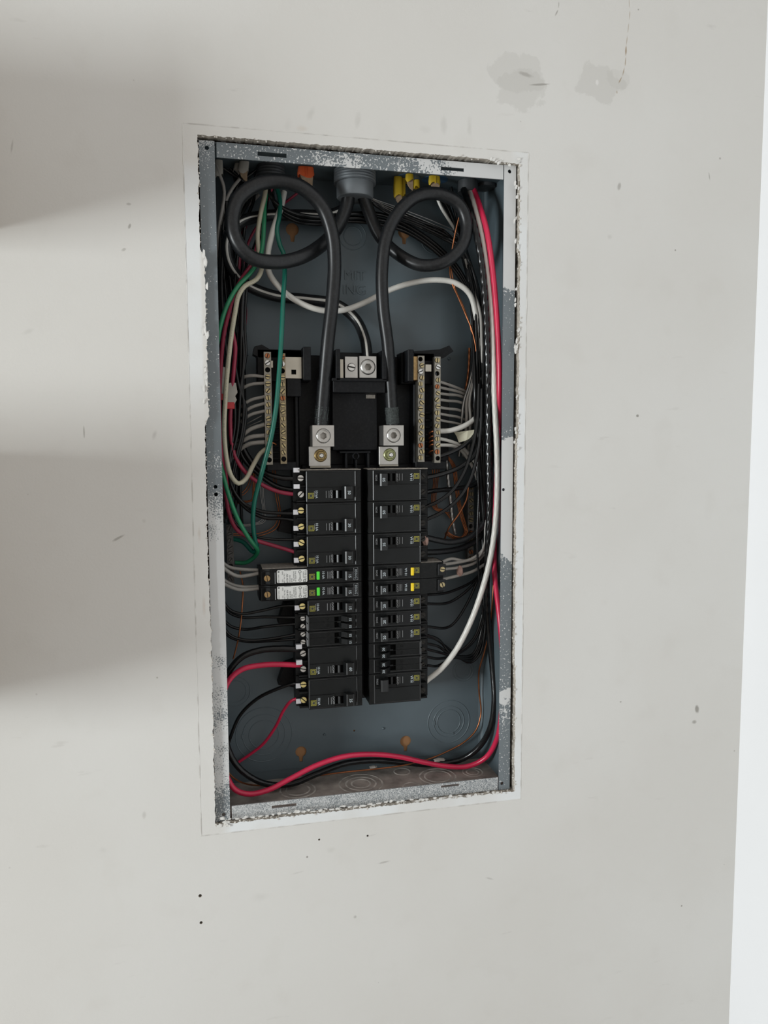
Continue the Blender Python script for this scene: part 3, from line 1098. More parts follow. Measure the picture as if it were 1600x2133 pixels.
# bright strap with the square hole, and the smaller one between the bars
x0, x1, z0, z1 = rect(593, 744, 626, 788, 0.040)
p = at(612, 775, 0.040)
plate(rectl(x0, x1, z0, z1), [rectl(p.x - 0.0028, p.x + 0.0028, p.z - 0.0028, p.z + 0.0028)], 0.040, 0.0412, 'strap', 'strap_metal', bus)
MB().box(x1, x1 + 0.0012, 0.040, 0.052, z0, z1).box(x1 - 0.0002, x1 + 0.006, 0.0508, 0.052, z0, z1).build('strap', 'strap_metal', bus)
pbox('strap', 561, 751, 569, 766, 0.038, 0.040, 'strap_metal', bus, 0.0003)
pbox('strap', 886, 759, 899, 774, 0.038, 0.040, 'strap_metal', bus, 0.0003)
pbox('strap', 860, 742, 871, 792, 0.036, 0.050, 'old_brass', bus, 0.0005)

# neutral lug pocket between the main cables
pbox('lug_pocket', 694, 792, 803, 818, 0.034, 0.066, 'base_black', bus)
pbox('lug_pocket', 692, 788, 806, 794, 0.030, 0.060, 'base_black', bus, 0.0004)
pbox('holder_wall', 700, 727, 709, 792, 0.030, 0.066, 'base_black', bus, 0.0005)
pbox('holder_wall', 797, 729, 806, 792, 0.030, 0.066, 'base_black', bus, 0.0005)
pbox('lug_pocket', 705, 735, 800, 790, 0.060, 0.068, 'base_black', bus)
pbox('tab', 763, 822, 782, 830, 0.0505, 0.0525, 'dust_grey', bus, 0.0003)


def lug(px0, py0, px1, py1, Y, depth, screw, sr, ry=0.0, name='lug_block', m='lug_aluminium'):
    x0, x1, z0, z1 = rect(px0, py0, px1, py1, Y)
    cx, cz = (x0 + x1) / 2, (z0 + z1) / 2
    holes = [circle(cx, cz, sr * 1.06, 24)] if screw else []
    blk = plate(rectl(x0, x1, z0, z1), holes, Y, Y + depth, name, m, bus)
    if screw == 'hex':
        place(HEX, 'set_screw', blk, (cx, Y + 0.0006, cz), ry, sr / 0.0082)
    elif screw == 'slot':
        place(SCR['steel'], 'set_screw', blk, (cx, Y + 0.0006, cz), ry, sr / 0.0032)
    return blk, cx, cz


lug(719, 743, 745, 787, 0.038, 0.022, 'slot', 0.0047, 0.2)
lug(749, 742, 784, 787, 0.036, 0.024, 'hex', 0.0088)
pbox('strap', 705, 748, 716, 788, 0.041, 0.058, 'strap_metal', bus, 0.0004)
lug(651, 886, 696, 930, 0.030, 0.028, 'hex', 0.0083, 0.4)
lug(799, 886, 841, 928, 0.030, 0.028, 'hex', 0.0083)
for px0, py0, px1, py1, nut in ((644, 930, 688, 971, 'nut_bronze'), (790, 930, 830, 968, 'nut_green')):
    x0, x1, z0, z1 = rect(px0, py0, px1, py1, 0.040)
    cx, cz = (x0 + x1) / 2 + 0.001, (z0 + z1) / 2 + 0.001
    pad = MB().box(x0, x1, 0.040, 0.046, z0, z1, 0.0004).build('lug_pad', 'lug_aluminium', bus)
    MB().box(x0 + 0.002, x1 + 0.0015, 0.046, 0.050, z0 - 0.0022, z1, 0.0002).build('lug_foot', 'strap_metal', bus)
    bolt = MB()
    bolt.lathe([(0.0078, 0), (0.0078, -0.0008), (0.0066, -0.0014)], (cx, 0.040, cz), 'y', 24)
    bolt.lathe([(0.0058, -0.0012), (0.0058, -0.0050), (0.0050, -0.0058)], (cx, 0.040, cz), 'y', 6, False)
    bolt.build('nut', nut, pad)
    MB().lathe([(0.0029, -0.005), (0.0029, -0.0095), (0.0020, -0.0102)], (cx, 0.040, cz), 'y', 12).build('stud', 'steel', pad)
# plastic clip under the centre plate
pbox('clip', 708, 940, 772, 944, 0.046, 0.066, 'base_black', bus, 0.0004)
for px in (722, 768):
    pbox('clip', px - 2, 944, px + 2, 975, 0.046, 0.066, 'base_black', bus, 0.0004)
p = at(742, 950, 0.046)
mb = MB()
ring(mb, (p.x, 0.048, p.z), 0.0036, 0.0010, 0.002)
mb.box(p.x - 0.0008, p.x + 0.0008, 0.046, 0.062, p.z - 0.016, p.z - 0.003)
mb.build('clip', 'base_black', bus)

# ground bars screwed to the back plate
for nm, pxt, pxb, py0, py1, n, lab in (('g1', 478, 482, 1093, 1215, 9, 'tarnished ground bar with screws low at the left of the panel'), ('g2', 983, 979, 1008, 1172, 12, 'dark ground bar with brass screws on the right of the panel')):
    g = thing('ground_bar', lab, 'ground bar', (0, 0, 0))
    bar, x, zs = terminal_bar(pxt, pxb, py0, py1, 14, 0.072, 'bar_old', n, (6,), 0.0, g)
    for s in list(bar.children):
        if nm == 'g1':
            s.data = SCR['bar_old']
    z = (zs[0] + zs[-1]) / 2
    MB().box(x - 0.003, x + 0.003, 0.083, 0.095, z - 0.02, z + 0.02).build('stand_off', 'bar_old', g)

# ================================================================ breakers
FY = 0.026                       # depth of the breaker faces
PITCH = 0.01930
ZTOP = 0.0246
XL, XR = -0.0022, 0.0068         # inner ends of the two columns
BIG = slot_screw_mesh(0.0040, 0.0026, 'lit_brass', 0.0013)  # left column screws, the light on them painted into the brass
BIGD = slot_screw_mesh(0.0040, 0.0026, 'shaded_screw', 0.0013)  # right column screws, painted dark as if in shade
BIGS = slot_screw_mesh(0.0040, 0.0030, 'steel', 0.0013)


def logo(root, u, z, s=0.0066):
    """small square-in-square emblem, yellow on black"""
    mb = MB()
    y0, y1 = -0.00075, -0.0005
    for a, b_ in ((0.5, 0.42), (0.30, 0.22)):
        h, k = s * a, s * b_
        mb.frame(u - h, u + h, z - h, z + h, u - k, u + k, z - k, z + k, y0, y1)
    mb.box(u - s * 0.5, u - s * 0.42, y0, y1, z - s * 0.3, z - s * 0.22)
    o = mb.build('emblem', 'logo_yellow', root)
    k = s * 0.42
    MB().box(u - k, u + k, -0.00062, -0.0005, z - k, z + k).build('emblem_ground', 'print_dark', root)
    return o


def breaker(side, slot_i, poles, kind, amp, label, screw='brass'):
    """side 'L' or 'R'; local frame: +x outwards to the terminals, -y to the viewer, pole 0 at z 0..-PITCH"""
    H = poles * PITCH
    zt = ZTOP - slot_i * PITCH
    loc = (XR, FY, zt) if side == 'R' else (XL, FY, zt - H)
    t = thing('circuit_breaker', label, 'breaker', loc, 'breakers plugged into the panel')
    if side == 'L':
        t.rotation_euler = (0, PI, 0)
    g = 0.00035
    L0 = 0.0655
    arc = kind == 'arc'
    Lext = (0.122 if side == 'L' else 0.0975) if arc else 0.0790
    m, mf = 'breaker_black', 'breaker_face'
    # main body
    MB().box(0, L0, 0.004, 0.045, -H + g, -g, 0.0006).build('body', m, t)
    if arc:
        MB().prism_z([(L0, 0.0008), (Lext - 0.012, 0.0008), (Lext - 0.002, 0.0055), (Lext, 0.010), (Lext, 0.042), (L0, 0.045)], -H + g, -g).build('housing', m, t)
    else:
        # terminal block: floor and barrier walls between the poles
        tb = MB().box(L0, Lext, 0.0165, 0.044, -H + g, -g, 0.0004)
        for k in range(poles + 1):
            z = -k * PITCH
            z = min(max(z, -H + g + 0.0011), -g - 0.0011)
            tb.box(L0, Lext - 0.003, 0.0075, 0.0170, z - 0.0011, z + 0.0011, 0.0003)
        tb.build('terminal_block', m, t)
    # cover with a real opening for the handle
    two = kind == 'tandem'
    zc = -PITCH * 0.5
    if two:
        MB().frame(0.0, L0, -H + g, -g, 0.021, 0.0335, -H + 0.0032, -0.0032, 0.0005, 0.0042).build('cover', m, t)
    else:
        MB().frame(0.0, L0, -H + g, -g, 0.0205, 0.0335, zc - 0.0047, zc + 0.0047, 0.0005, 0.0042).build('cover', m, t)
    MB().box(0.0205, 0.0335, 0.0036, 0.0041, (-H + 0.0032) if two else zc - 0.0047, -0.0032 if two else zc + 0.0047).build('handle_slot_shade', 'slot_shade', t)  # black sheet painting the shade inside the opening
    # raised edges of the face
    ed = MB()
    def strip(u0, u1):
        ed.prism_z([(u0, 0.0006), (u0, -0.0001), (u0 + 0.0007, -0.0006), (u1 - 0.0007, -0.0006), (u1, -0.0001), (u1, 0.0006)], -H + 0.0016, -0.0016)

    if not (arc and side == 'L'):
        strip(0.0058, 0.0074)
    ed.box(0.0062, L0 - 0.0012, -0.0005, 0.0006, -H + 0.0014, -H + 0.0025, 0.00035)
    ed.box(0.0062, L0 - 0.0012, -0.0005, 0.0006, -0.0022, -0.0012, 0.00035)
    if not arc:
        strip(L0 - 0.0016, L0)
    ed.build('face_edge', 'edge_gloss', t)
    if not two:
        ed2 = MB().box(0.0345, L0 - 0.0014, -0.00045, 0.0006, -PITCH * 0.9, -0.0022)
        if poles == 2:
            ed2.box(0.0072, L0 - 0.0014, -0.0003, 0.0006, -H + 0.0026, -PITCH * 0.98)
        ed2.build('label_plate', 'breaker_label' if poles == 1 else mf, t)
        # markings
        logo(t, 0.0600, zc + 0.0012)
        uk = 0.0535
        if arc:
            b_ = MB().box(0.0525, 0.0562, -0.0024, 0.0005, zc - 0.0049, zc + 0.0049, 0.0005) if side == 'R' else MB().box(0.0510, 0.0546, -0.0024, 0.0005, zc - 0.0049, zc + 0.0049, 0.0005)
            b_.build('test_button', 'button_green' if side == 'L' else 'button_yellow', t)['label'] = ('green' if side == 'L' else 'yellow') + ' test button'
            uk = 0.0465
        else:
            MB().box(0.0558, 0.0562, -0.0007, -0.0004, zc - 0.0042, zc + 0.0028).build('underline', 'print_grey', t)
        text('10 kA', 0.0040, 'print_white', t, (uk, -0.0007, zc - 0.0004))
        text('O/OFF', 0.0034, 'print_grey', t, (0.0358, -0.0007, zc - 0.0004))
        ln = MB()
        for u in ((0.0385, 0.0420) if not arc else (0.0378, 0.0395, 0.0412)):
            ln.box(u - 0.0002, u + 0.0002, -0.0008, -0.0004, zc - 0.0042, zc + 0.0042)
        ln.build('window_lines', 'print_grey', t)
        # handle, thrown towards the inner end
        hw = 0.0072 if poles == 2 else 0.0052
        zo = -0.0025 if poles == 2 else 0.0
        hb = MB().prism_z([(0.0205, 0.004), (0.0235, 0.004), (0.0232, -0.001), (0.0216, -0.0106), (0.0200, -0.0117), (0.0137, -0.0125), (0.0121, -0.0114), (0.0120, -0.0075), (0.0185, -0.002)], zc + zo - hw, zc + zo + hw)
        h = hb.build('handle', 'handle_black', t)
        MB().prism_z([(0.0262, 0.004), (0.0262, 0.0002), (0.0274, -0.0008), (0.0282, -0.0008), (0.0299, 0.0004), (0.0299, 0.004)], zc - 0.0045, zc + 0.0045).build('handle_hub', 'handle_black', h)
        if amp:
            text(amp, 0.0048, 'print_white', h, (0.0166, -0.0129, zc + zo))
        if side == 'R':
            text('I/ON', 0.0034, 'print_grey', t, (0.0102, 0.0002, zc - 0.0004))
        if arc and side == 'L':
            MB().frame(0.0042, 0.0096, zc - 0.0075, zc + 0.0075, 0.0045, 0.0093, zc - 0.0072, zc + 0.0072, -0.0003, 0.0005).build('date_frame', 'print_grey', t)
            text('0506G', 0.0042, 'print_white', t, (0.0069, -0.0002, zc))
    else:
        for zz in (-H * 0.30, -H * 0.74):
            hb = MB().prism_z([(0.0215, 0.004), (0.0280, 0.004), (0.0255, -0.002), (0.0195, -0.0085), (0.0130, -0.0092), (0.0128, -0.0045), (0.0190, -0.001)], zz - 0.0031, zz + 0.0031)
            h = hb.build('handle', m, t)
            text(amp, 0.0042, 'print_white', h, (0.0160, -0.0094, zz))
        MB().box(0.0072, L0 - 0.002, -0.0001, 0.0006, -H * 0.55, -H * 0.55 + 0.0004).build('seam', mf, t)
        MB().box(0.0260, 0.0300, -0.0004, 0.0034, -H * 0.56, -H * 0.46).build('bridge', mf, t)
        for zz in (-H * 0.30, -H * 0.74):
            MB().frame(0.0400, 0.0425, zz - 0.0016, zz + 0.0016, 0.0404, 0.0421, zz - 0.0012, zz + 0.0012, -0.0001, 0.0006).build('window_mark', mf, t)
    # terminals
    if arc:
        if side == 'L':
            u = 0.113
            MB().frame(u - 0.010, u + 0.0072, -H + 0.0024, -0.0010, u - 0.0092, u + 0.0064, -H + 0.0030, -0.0016, -0.0004, 0.0012).build('terminal_frame', m, t)
            MB().box(u - 0.0098, u - 0.0090, -0.0006, 0.0010, -H + 0.004, -0.002).build('terminal_lip', 'print_grey', t)
            o = place(slot_screw_mesh(0.0040, 0.0014, 'old_brass', 0.0009), 'terminal_screw', t, (u, 0.0008, zc + 0.001), 1.4)
            # printed rating label
            wl, x0 = 0.036, 0.0655
            pts = []
            for (cx, cz, a0) in ((x0 + wl - 0.0016, -0.0024 - 0.0016, 0), (x0 + 0.0016, -0.0024 - 0.0016, 90), (x0 + 0.0016, -H + 0.0016 + 0.0016, 180), (x0 + wl - 0.0016, -H + 0.0016 + 0.0016, 270)):
                for k in range(5):
                    a = math.radians(a0 + 90 * k / 4)
                    pts.append((cx + 0.0016 * math.cos(a), cz + 0.0016 * math.sin(a)))
            lb = MB().prism(pts, 0.0001, 0.0009).build('rating_label', 'label_white', t)
            lb['label'] = 'white printed rating label'
            yy = -0.00005
            for s, sz, u_, z_ in (('TYPE QO', 0.0029, x0 + 0.0022, zc - 0.0015), ('CIRCUIT', 0.0022, x0 + 0.0046, zc - 0.0015), ('LISTED', 0.0024, x0 + 0.0088, zc), ('E-46 LISTED AS', 0.0019, x0 + 0.0140, zc), ('INTERRUPTER', 0.0019, x0 + 0.0162, zc - 0.0002),
                                  ('ISSUE', 0.0019, x0 + 0.0186, zc + 0.0042), ('ISSUE NO.', 0.0020, x0 + 0.0208, zc + 0.0026), ('AB-4329', 0.0030, x0 + 0.0240, zc + 0.0018), ('Cat. No. 15A', 0.0020, x0 + 0.0272, zc + 0.0018),
                                  ('120V', 0.0018, x0 + 0.0294, zc + 0.0046), ('60Hz', 0.0018, x0 + 0.0294, zc - 0.0046), ('MAX. 2 WIRE', 0.0018, x0 + 0.0340, zc + 0.0022)):
                text(s, sz, 'print_mid', lb, (u_, yy, z_))
            mk = MB()
            for z_ in (zc + 0.0048, zc - 0.0054):
                ring(mk, (x0 + 0.0088, 0.0, z_), 0.0015, 0.0003, 0.0002, 'y', 16)
            mk.frame(x0 + 0.0016, x0 + 0.0050, zc + 0.0042, zc + 0.0072, x0 + 0.0024, x0 + 0.0042, zc + 0.0050, zc + 0.0064, -0.0001, 0.0001)
            mk.box(x0 + 0.033, x0 + 0.035, -0.0001, 0.0001, zc - 0.0072, zc - 0.0052)
            mk.box(x0 + 0.0195, x0 + 0.0275, -0.0001, 0.0001, zc - 0.0078, zc - 0.0073)
            mk.build('printed_marks', 'print_mid', lb)
        else:
            u = 0.0915
            MB().box(u - 0.004, u + 0.006, -0.0002, 0.0012, -H + 0.003, -0.0022, 0.0003).build('terminal_frame', 'breaker_label', t)
            place(BIG2, 'terminal_screw', t, (u + 0.0015, 0.0004, zc + 0.001), 0.5 + slot_i)
        if slot_i == 6:
            # dust lying on the top of the uppermost pair's housing
            zz = (-g + 0.0006) if side == 'R' else (-H + g - 0.0006)
            MB().box(L0, Lext - 0.004, 0.004, 0.040, zz - 0.0005, zz + 0.0005).build('dust', 'dust_grey', t)
    else:
        me = {'brass': BIG, 'steel': BIGS}[screw] if side == 'L' else BIGD
        for k in range(poles * (2 if two else 1)):
            step = PITCH / (2 if two else 1)
            z = -(k + 0.5) * step
            u = L0 + 0.0052
            place(me, 'terminal_screw', t, (u, 0.0125 if not two else 0.0105, z), random.uniform(-0.9, 0.9), 1.0 if not two else 0.8)
            if not two and side == 'L':
                if screw == 'steel':
                    MB().box(L0 + 0.0068, Lext + 0.0006, 0.0050, 0.0110, z - PITCH * 0.5 - 0.0028, z - PITCH * 0.5 + 0.0028, 0.0003).build('terminal_clamp', 'tab_metal', t)
                else:
                    MB().box(L0 + 0.0080, Lext + 0.0008, 0.0125, 0.0150, z - 0.0010, z + 0.0052, 0.0003).build('terminal_clamp', 'tab_metal', t)
            elif two:
                MB().box(L0 + 0.0002, L0 + 0.0009, 0.0015, 0.012, z - 0.004, z + 0.004).build('terminal_edge', 'print_grey', t)
    return t


BIG2 = slot_screw_mesh(0.0036, 0.0016, 'brass', 0.0012)
LB = [(0, 2, 'std', '50', 'double-pole 50 amp breaker, topmost on the left, with silver screws', 'steel'),
      (2, 2, 'std', '30', 'double-pole 30 amp breaker, second from the top on the left', 'brass'),
      (4, 2, 'std', '30', 'double-pole 30 amp breaker just above the two white-labelled breakers', 'brass'),
      (6, 1, 'arc', '15', 'upper of two breakers with white label and green button', 'brass'),
      (7, 1, 'arc', '15', 'lower of two breakers with white label and green button', 'brass'),
      (8, 1, 'std', '15', 'single-pole 15 amp breaker just below the white-labelled breakers', 'brass'),
      (9, 1, 'tandem', '15', 'upper of two 15 amp tandem breakers on the left', 'steel'),
      (10, 1, 'tandem', '15', 'lower of two 15 amp tandem breakers on the left', 'steel'),
      (11, 2, 'std', '60', 'double-pole breaker fed by the thick red and black wires', 'steel'),
      (13, 2, 'std', '25', 'double-pole breaker lowest on the left, thin red wire attached', 'brass')]
for s_, p_, k_, a_, l_, sc_ in LB:
    breaker('L', s_, p_, k_, a_, l_, sc_)
RB = [(0, 2, 'std', '50', 'double-pole 50 amp breaker, topmost on the right, dusty on top'),
      (2, 2, 'std', '50', 'scratched double-pole 50 amp breaker, second from the top on the right'),
      (4, 2, 'std', '35', 'double-pole 35 amp breaker beside the pink lump, right column'),
      (6, 1, 'arc', '20', 'upper of two 20 amp breakers with yellow button'),
      (7, 1, 'arc', '20', 'lower of two 20 amp breakers with yellow button'),
      (8, 1, 'std', '20', 'first single 20 amp breaker below the yellow-button pair'),
      (9, 1, 'std', '20', 'second single 20 amp breaker below the yellow-button pair'),
      (10, 1, 'std', '20', 'third single 20 amp breaker below the yellow-button pair'),
      (11, 1, 'tandem', '20', 'upper of two 20 amp tandem breakers on the right'),
      (12, 1, 'tandem', '20', 'lower of two 20 amp tandem breakers on the right'),
      (13, 2, 'std', '', 'double-pole breaker with blank handle, lowest on the right')]
for s_, p_, k_, a_, l_ in RB:
    breaker('R', s_, p_, k_, a_, l_)
# dust lying along the top of the uppermost breakers
for x0, x1 in ((XL - 0.074, XL), (XR, XR + 0.074)):
    mb = MB()
    n = 40
    for k in range(n):
        a, c = x0 + (x1 - x0) * k / n, x0 + (x1 - x0) * (k + 1) / n
        mb.box(a, c, FY - 0.0004, FY + 0.03, ZTOP - 0.0002, ZTOP + 0.0006 + 0.0009 * abs(mnoise.noise(Vector((k * 0.37, x0 * 50, 0)))))
    o = mb.build('dust_layer', 'dust_grey')
    tag(o, 'grey dust lying along the top of the ' + ('left' if x0 < 0 else 'right') + ' breaker column', 'dust', kind='stuff')

# ================================================================ cable entries along the top
def fitting(name, label, px, r, py_end, Y, m, threads=True, inner=None, sub=None):
    top = at(px, 340, Y)
    x, z1 = top.x, SZ - 0.0005
    z0 = at(px, py_end, Y).z
    t = thing(name, label, 'fitting', (x, Y, z0))
    h = z1 - z0
    prof = [(r, 0.0)]
    n = max(3, int(h / 0.0028))
    for k in range(n):
        a = h * k / n
        if threads:
            prof += [(r, a + h / n * 0.15), (r * 0.94, a + h / n * 0.5), (r, a + h / n * 0.85)]
    prof += [(r, h)]
    MB().lathe(prof, (0, 0, 0), 'z', 28).build('threaded_body', m, t)
    if inner:
        MB().lathe([(inner * 0.96, -sub), (inner, -sub + 0.001), (inner, 0.001)], (0, 0, 0), 'z', 28).build('bushing', m, t)
    return t


fitting('conduit_fitting', 'large grey threaded conduit end at the top centre of the panel', 739, 0.0250, 384, 0.052, 'conduit_grey', True, 0.0218, 0.0165)
fitting('conduit_fitting', 'small dark grey threaded connector above the looped cable', 564, 0.0165, 372, 0.060, 'connector_dark')
fitting('conduit_fitting', 'grey connector holding the orange cable', 636, 0.0105, 350, 0.062, 'conduit_grey')
fitting('conduit_fitting', 'dark connector where the red, white and black feeders enter', 975, 0.0125, 402, 0.058, 'connector_dark', False)
fitting('conduit_fitting', 'dark ribbed connector in the top corner beside the red feeder', 1012, 0.0130, 392, 0.066, 'connector_dark')
fitting('cable_clip', 'blue plastic cable clip above the first yellow cable', 850, 0.0150, 365, 0.062, 'connector_blue', False)
fitting('cable_clip', 'blue plastic cable clip above the paired yellow cables', 906, 0.0160, 366, 0.062, 'connector_blue', False)


def jacket(label, px, w, py_end, Y, m, split=False, paper=False, lean=0):
    """end of a flat sheathed cable, cut and opened"""
    z1, end = SZ - 0.001, at(px, py_end, Y)
    x1 = at(px - lean, 340, Y).x
    t = thing('cable_jacket', label, 'cable', (end.x, Y, end.z))
    W = w * 0.00057 / 2
    mb = MB()
    n = 16
    lv = [(0.0, 1.0), (0.3, 1.06), (1.0, 0.95)]
    vs, fs = [], []
    for fr, s in lv:
        zz = (z1 - end.z) * fr
        dx = (x1 - end.x) * fr
        for k in range(n):
            a = 2 * PI * k / n
            cx = W * s * math.copysign(abs(math.cos(a)) ** 0.6, math.cos(a))
            jag = 0.002 * math.sin(3 * a + px) if fr == 0 else 0
            vs.append((cx + dx, 0.0036 * math.sin(a), zz + jag))
    for i in range(len(lv) - 1):
        for k in range(n):
            k2 = (k + 1) % n
            fs.append((i * n + k, i * n + k2, (i + 1) * n + k2, (i + 1) * n + k))
    mb.add(vs, fs, True)
    mb.build('sheath', m, t)
    if split:
        MB().box(-0.0006, 0.0006, -0.0046, -0.0030, 0.0, (z1 - end.z) * 0.9, 0.0002).build('fold', m, t)
    if paper:
        MB().prism([(-W * 0.7, 0.002), (W * 0.9, 0.002), (W * 0.8, -0.010), (W * 0.1, -0.0075), (-W * 0.4, -0.004)], -0.0012, 0.0012).build('paper_filler', 'paper', t)
    return t


jacket('white cable sheath in the top left corner of the panel', 456, 16, 366, 0.050, 'jacket_white')
jacket('white cable sheath beside the small threaded connector', 506, 20, 360, 0.048, 'jacket_white', False, True, -3)
jacket('second white cable sheath near the small threaded connector', 492, 12, 356, 0.056, 'jacket_white', False, False, -3)
jacket('orange cable sheath with brown paper filler', 637, 33, 369, 0.050, 'jacket_orange', True, True)
jacket('yellow cable sheath nearest the large conduit', 853, 17, 378, 0.048, 'jacket_yellow', False, True)
jacket('small yellow cable sheath behind the nearest one', 868, 13, 392, 0.066, 'jacket_yellow')
jacket('low yellow cable sheath left of the others', 829, 19, 410, 0.060, 'jacket_yellow', False, True)
jacket('narrow low yellow cable sheath left of the others', 840, 9, 408, 0.064, 'jacket_yellow')
jacket('split yellow cable sheath, rightmost of the yellow ones', 905, 25, 384, 0.048, 'jacket_yellow', True, True)

# ================================================================ cables and wires
def wire(name, label, m, r_mm, pp, cat='wire', group=None, lobes=0, n=10, step=0.004, twist=900.0, depth=0.05):
    P = path(pp, step)
    o = MB().tube(P, r_mm * 0.001, n, lobes, twist, depth).build(name, m)
    return tag(o, label, cat, group)


ORD = ['topmost', 'second', 'third', 'fourth', 'fifth', 'sixth', 'seventh', 'lowest']
# ---- main feeders
left_feed = [(728, 395, 50), (722, 430, 56), (700, 478, 58), (660, 518, 42), (615, 540, 28), (570, 546, 20), (525, 537, 14), (494, 505, 12), (484, 462, 12), (496, 416, 13), (532, 386, 14),
             (578, 377, 15), (628, 390, 16), (670, 430, 18), (691, 485, 20), (697, 550, 24), (692, 630, 28), (683, 710, 33), (676, 790, 40), (671, 850, 43), (669, 892, 44)]
wire('feeder_cable', 'thick black cable looped once on the left, ending in the left lug', 'cable_black', 8.0, left_feed, 'cable', n=20)
right_feed = [(752, 395, 50), (768, 440, 58), (790, 490, 60), (830, 530, 48), (880, 553, 34), (930, 544, 24), (964, 510, 20), (972, 465, 20), (955, 425, 20), (915, 404, 20), (870, 408, 21),
              (832, 440, 22), (806, 490, 24), (796, 560, 27), (798, 640, 30), (808, 720, 34), (813, 800, 40), (816, 850, 43), (819, 892, 44)]
wire('feeder_cable', 'thick black cable looped once on the right, ending in the right lug', 'cable_black', 7.4, right_feed, 'cable', n=20)
for i, (pp, fo) in enumerate(((left_feed, 'feeder_cable'), (right_feed, 'feeder_cable.001'))):
    P = path(pp, 0.001)[-26:-5]
    MB().tube(P, [0.0079 + 0.0009 * mnoise.noise(Vector((k * 0.9, i, 0))) for k in range(len(P))], 22, 9, 260.0, 0.06).build('frayed_insulation', 'frayed', bpy.data.objects[fo])
neut = [(735, 395, 62), (722, 430, 72), (690, 447, 76), (620, 448, 76), (550, 450, 70), (500, 464, 60), (474, 500, 54), (478, 548, 56), (510, 590, 66), (570, 616, 76), (640, 624, 80), (700, 634, 80), (740, 664, 76), (760, 706, 62), (766, 748, 50)]
neutral = thing('feeder_cable', 'black neutral cable with a white stripe, curving to the centre lug', 'cable', tuple(at(735, 395, 0.062)))
P = path(neut)
q = Vector(neutral.location)
MB().tube([p - q for p in P], 0.0066, 16).build('insulation', 'cable_black', neutral)
MB().tube([p - q + (CAM_LOC - p).normalized() * 0.0056 + Vector((0, 0, 0.0012)) for p in P], 0.0019, 8).build('stripe', 'wire_white', neutral)['label'] = 'white stripe'

# ---- the three feeders that enter top right and run down to the lower breakers
wire('feeder_wire', 'thick red wire running down the right side and along the bottom', 'wire_red', 3.3,
     [(987, 395, 50), (998, 425, 32), (1014, 480, 15), (1026, 560, 11), (1035, 660, 10), (1040, 760, 10), (1040, 840, 16), (1037, 930, 38), (1033, 1040, 50), (1030, 1130, 46), (1031, 1200, 36), (1041, 1290, 20), (1048, 1390, 16), (1045, 1480, 20), (1035, 1540, 34),
      (1012, 1578, 48), (975, 1596, 58), (930, 1596, 62), (880, 1587, 64), (830, 1576, 62), (770, 1571, 56), (715, 1576, 50), (660, 1594, 44), (605, 1622, 38), (560, 1645, 32), (520, 1654, 28), (490, 1645, 28), (470, 1610, 30), (458, 1540, 34), (462, 1460, 38), (478, 1416, 40),
      (505, 1394, 42), (550, 1385, 44), (590, 1384, 45), (630, 1386, 45)], 'cable', lobes=7, n=14, depth=0.02)
wire('feeder_wire', 'thick black stranded wire running beside the red one down the right side', 'wire_black', 3.9,
     [(966, 395, 50), (978, 430, 30), (993, 490, 15), (1005, 560, 13), (1013, 660, 14), (1016, 760, 16), (1017, 860, 24), (1018, 960, 26), (1019, 1060, 28), (1016, 1150, 34), (1014, 1230, 46), (1018, 1310, 56), (1026, 1390, 54), (1030, 1460, 48), (1022, 1514, 50),
      (998, 1556, 62), (960, 1582, 74), (900, 1592, 80), (840, 1588, 76), (780, 1584, 70), (720, 1590, 64), (660, 1612, 60), (610, 1632, 58), (560, 1634, 56), (515, 1614, 54), (484, 1580, 52), (466, 1520, 50), (464, 1450, 48), (478, 1398, 48), (505, 1368, 48), (545, 1354, 48), (590, 1351, 46), (632, 1353, 45)],
     'cable', lobes=7, n=35, step=0.0015, twist=520.0, depth=lambda t: 0.042 if t < 0.42 else 0.008)
wire('feeder_wire', 'thick white stranded wire curving to the lowest breaker on the right', 'wire_white', 3.5,
     [(979, 398, 52), (988, 430, 34), (1003, 490, 19), (1015, 570, 16), (1024, 660, 16), (1028, 760, 16), (1031, 850, 17), (1035, 930, 18), (1036, 1010, 18), (1032, 1090, 20), (1022, 1160, 24), (1004, 1230, 30), (980, 1296, 36), (950, 1354, 42), (918, 1394, 46), (886, 1420, 48)],
     'cable', lobes=6, n=20, step=0.002, twist=520.0, depth=0.035)

# ---- white, ivory, green and red wires of the upper left
wire('white_wire', 'thick white wire swooping across the top from left to right', 'wire_white', 3.5,
     [(592, 400, 62), (586, 430, 56), (576, 458, 52), (566, 490, 50), (558, 530, 50), (560, 566, 48), (580, 596, 46), (620, 628, 46), (668, 646, 48), (715, 646, 50), (760, 630, 52), (805, 607, 54), (855, 590, 54), (910, 583, 50), (950, 590, 46), (978, 612, 44), (992, 660, 46), (998, 740, 50)])
wire('ivory_wire', 'ivory wire with printed lettering hanging in a loop on the left', 'wire_ivory', 2.7,
     [(556, 382, 58), (551, 410, 52), (543, 445, 50), (537, 490, 50), (540, 530, 44), (545, 560, 36), (534, 582, 32), (510, 596, 30), (497, 616, 28), (490, 650, 26), (482, 700, 25), (474, 770, 24), (469, 840, 24), (467, 900, 24), (472, 955, 26), (482, 992, 30), (497, 1007, 34), (512, 998, 38), (528, 968, 42), (543, 944, 43), (556, 934, 42)])
ivory = bpy.data.objects['ivory_wire']
mb = MB()
P = path([(545, 560, 36), (534, 582, 32), (510, 596, 30), (497, 616, 28), (490, 650, 26), (482, 700, 25), (474, 770, 24), (469, 840, 24), (467, 900, 24), (472, 955, 26)], 0.0009)
k = 4
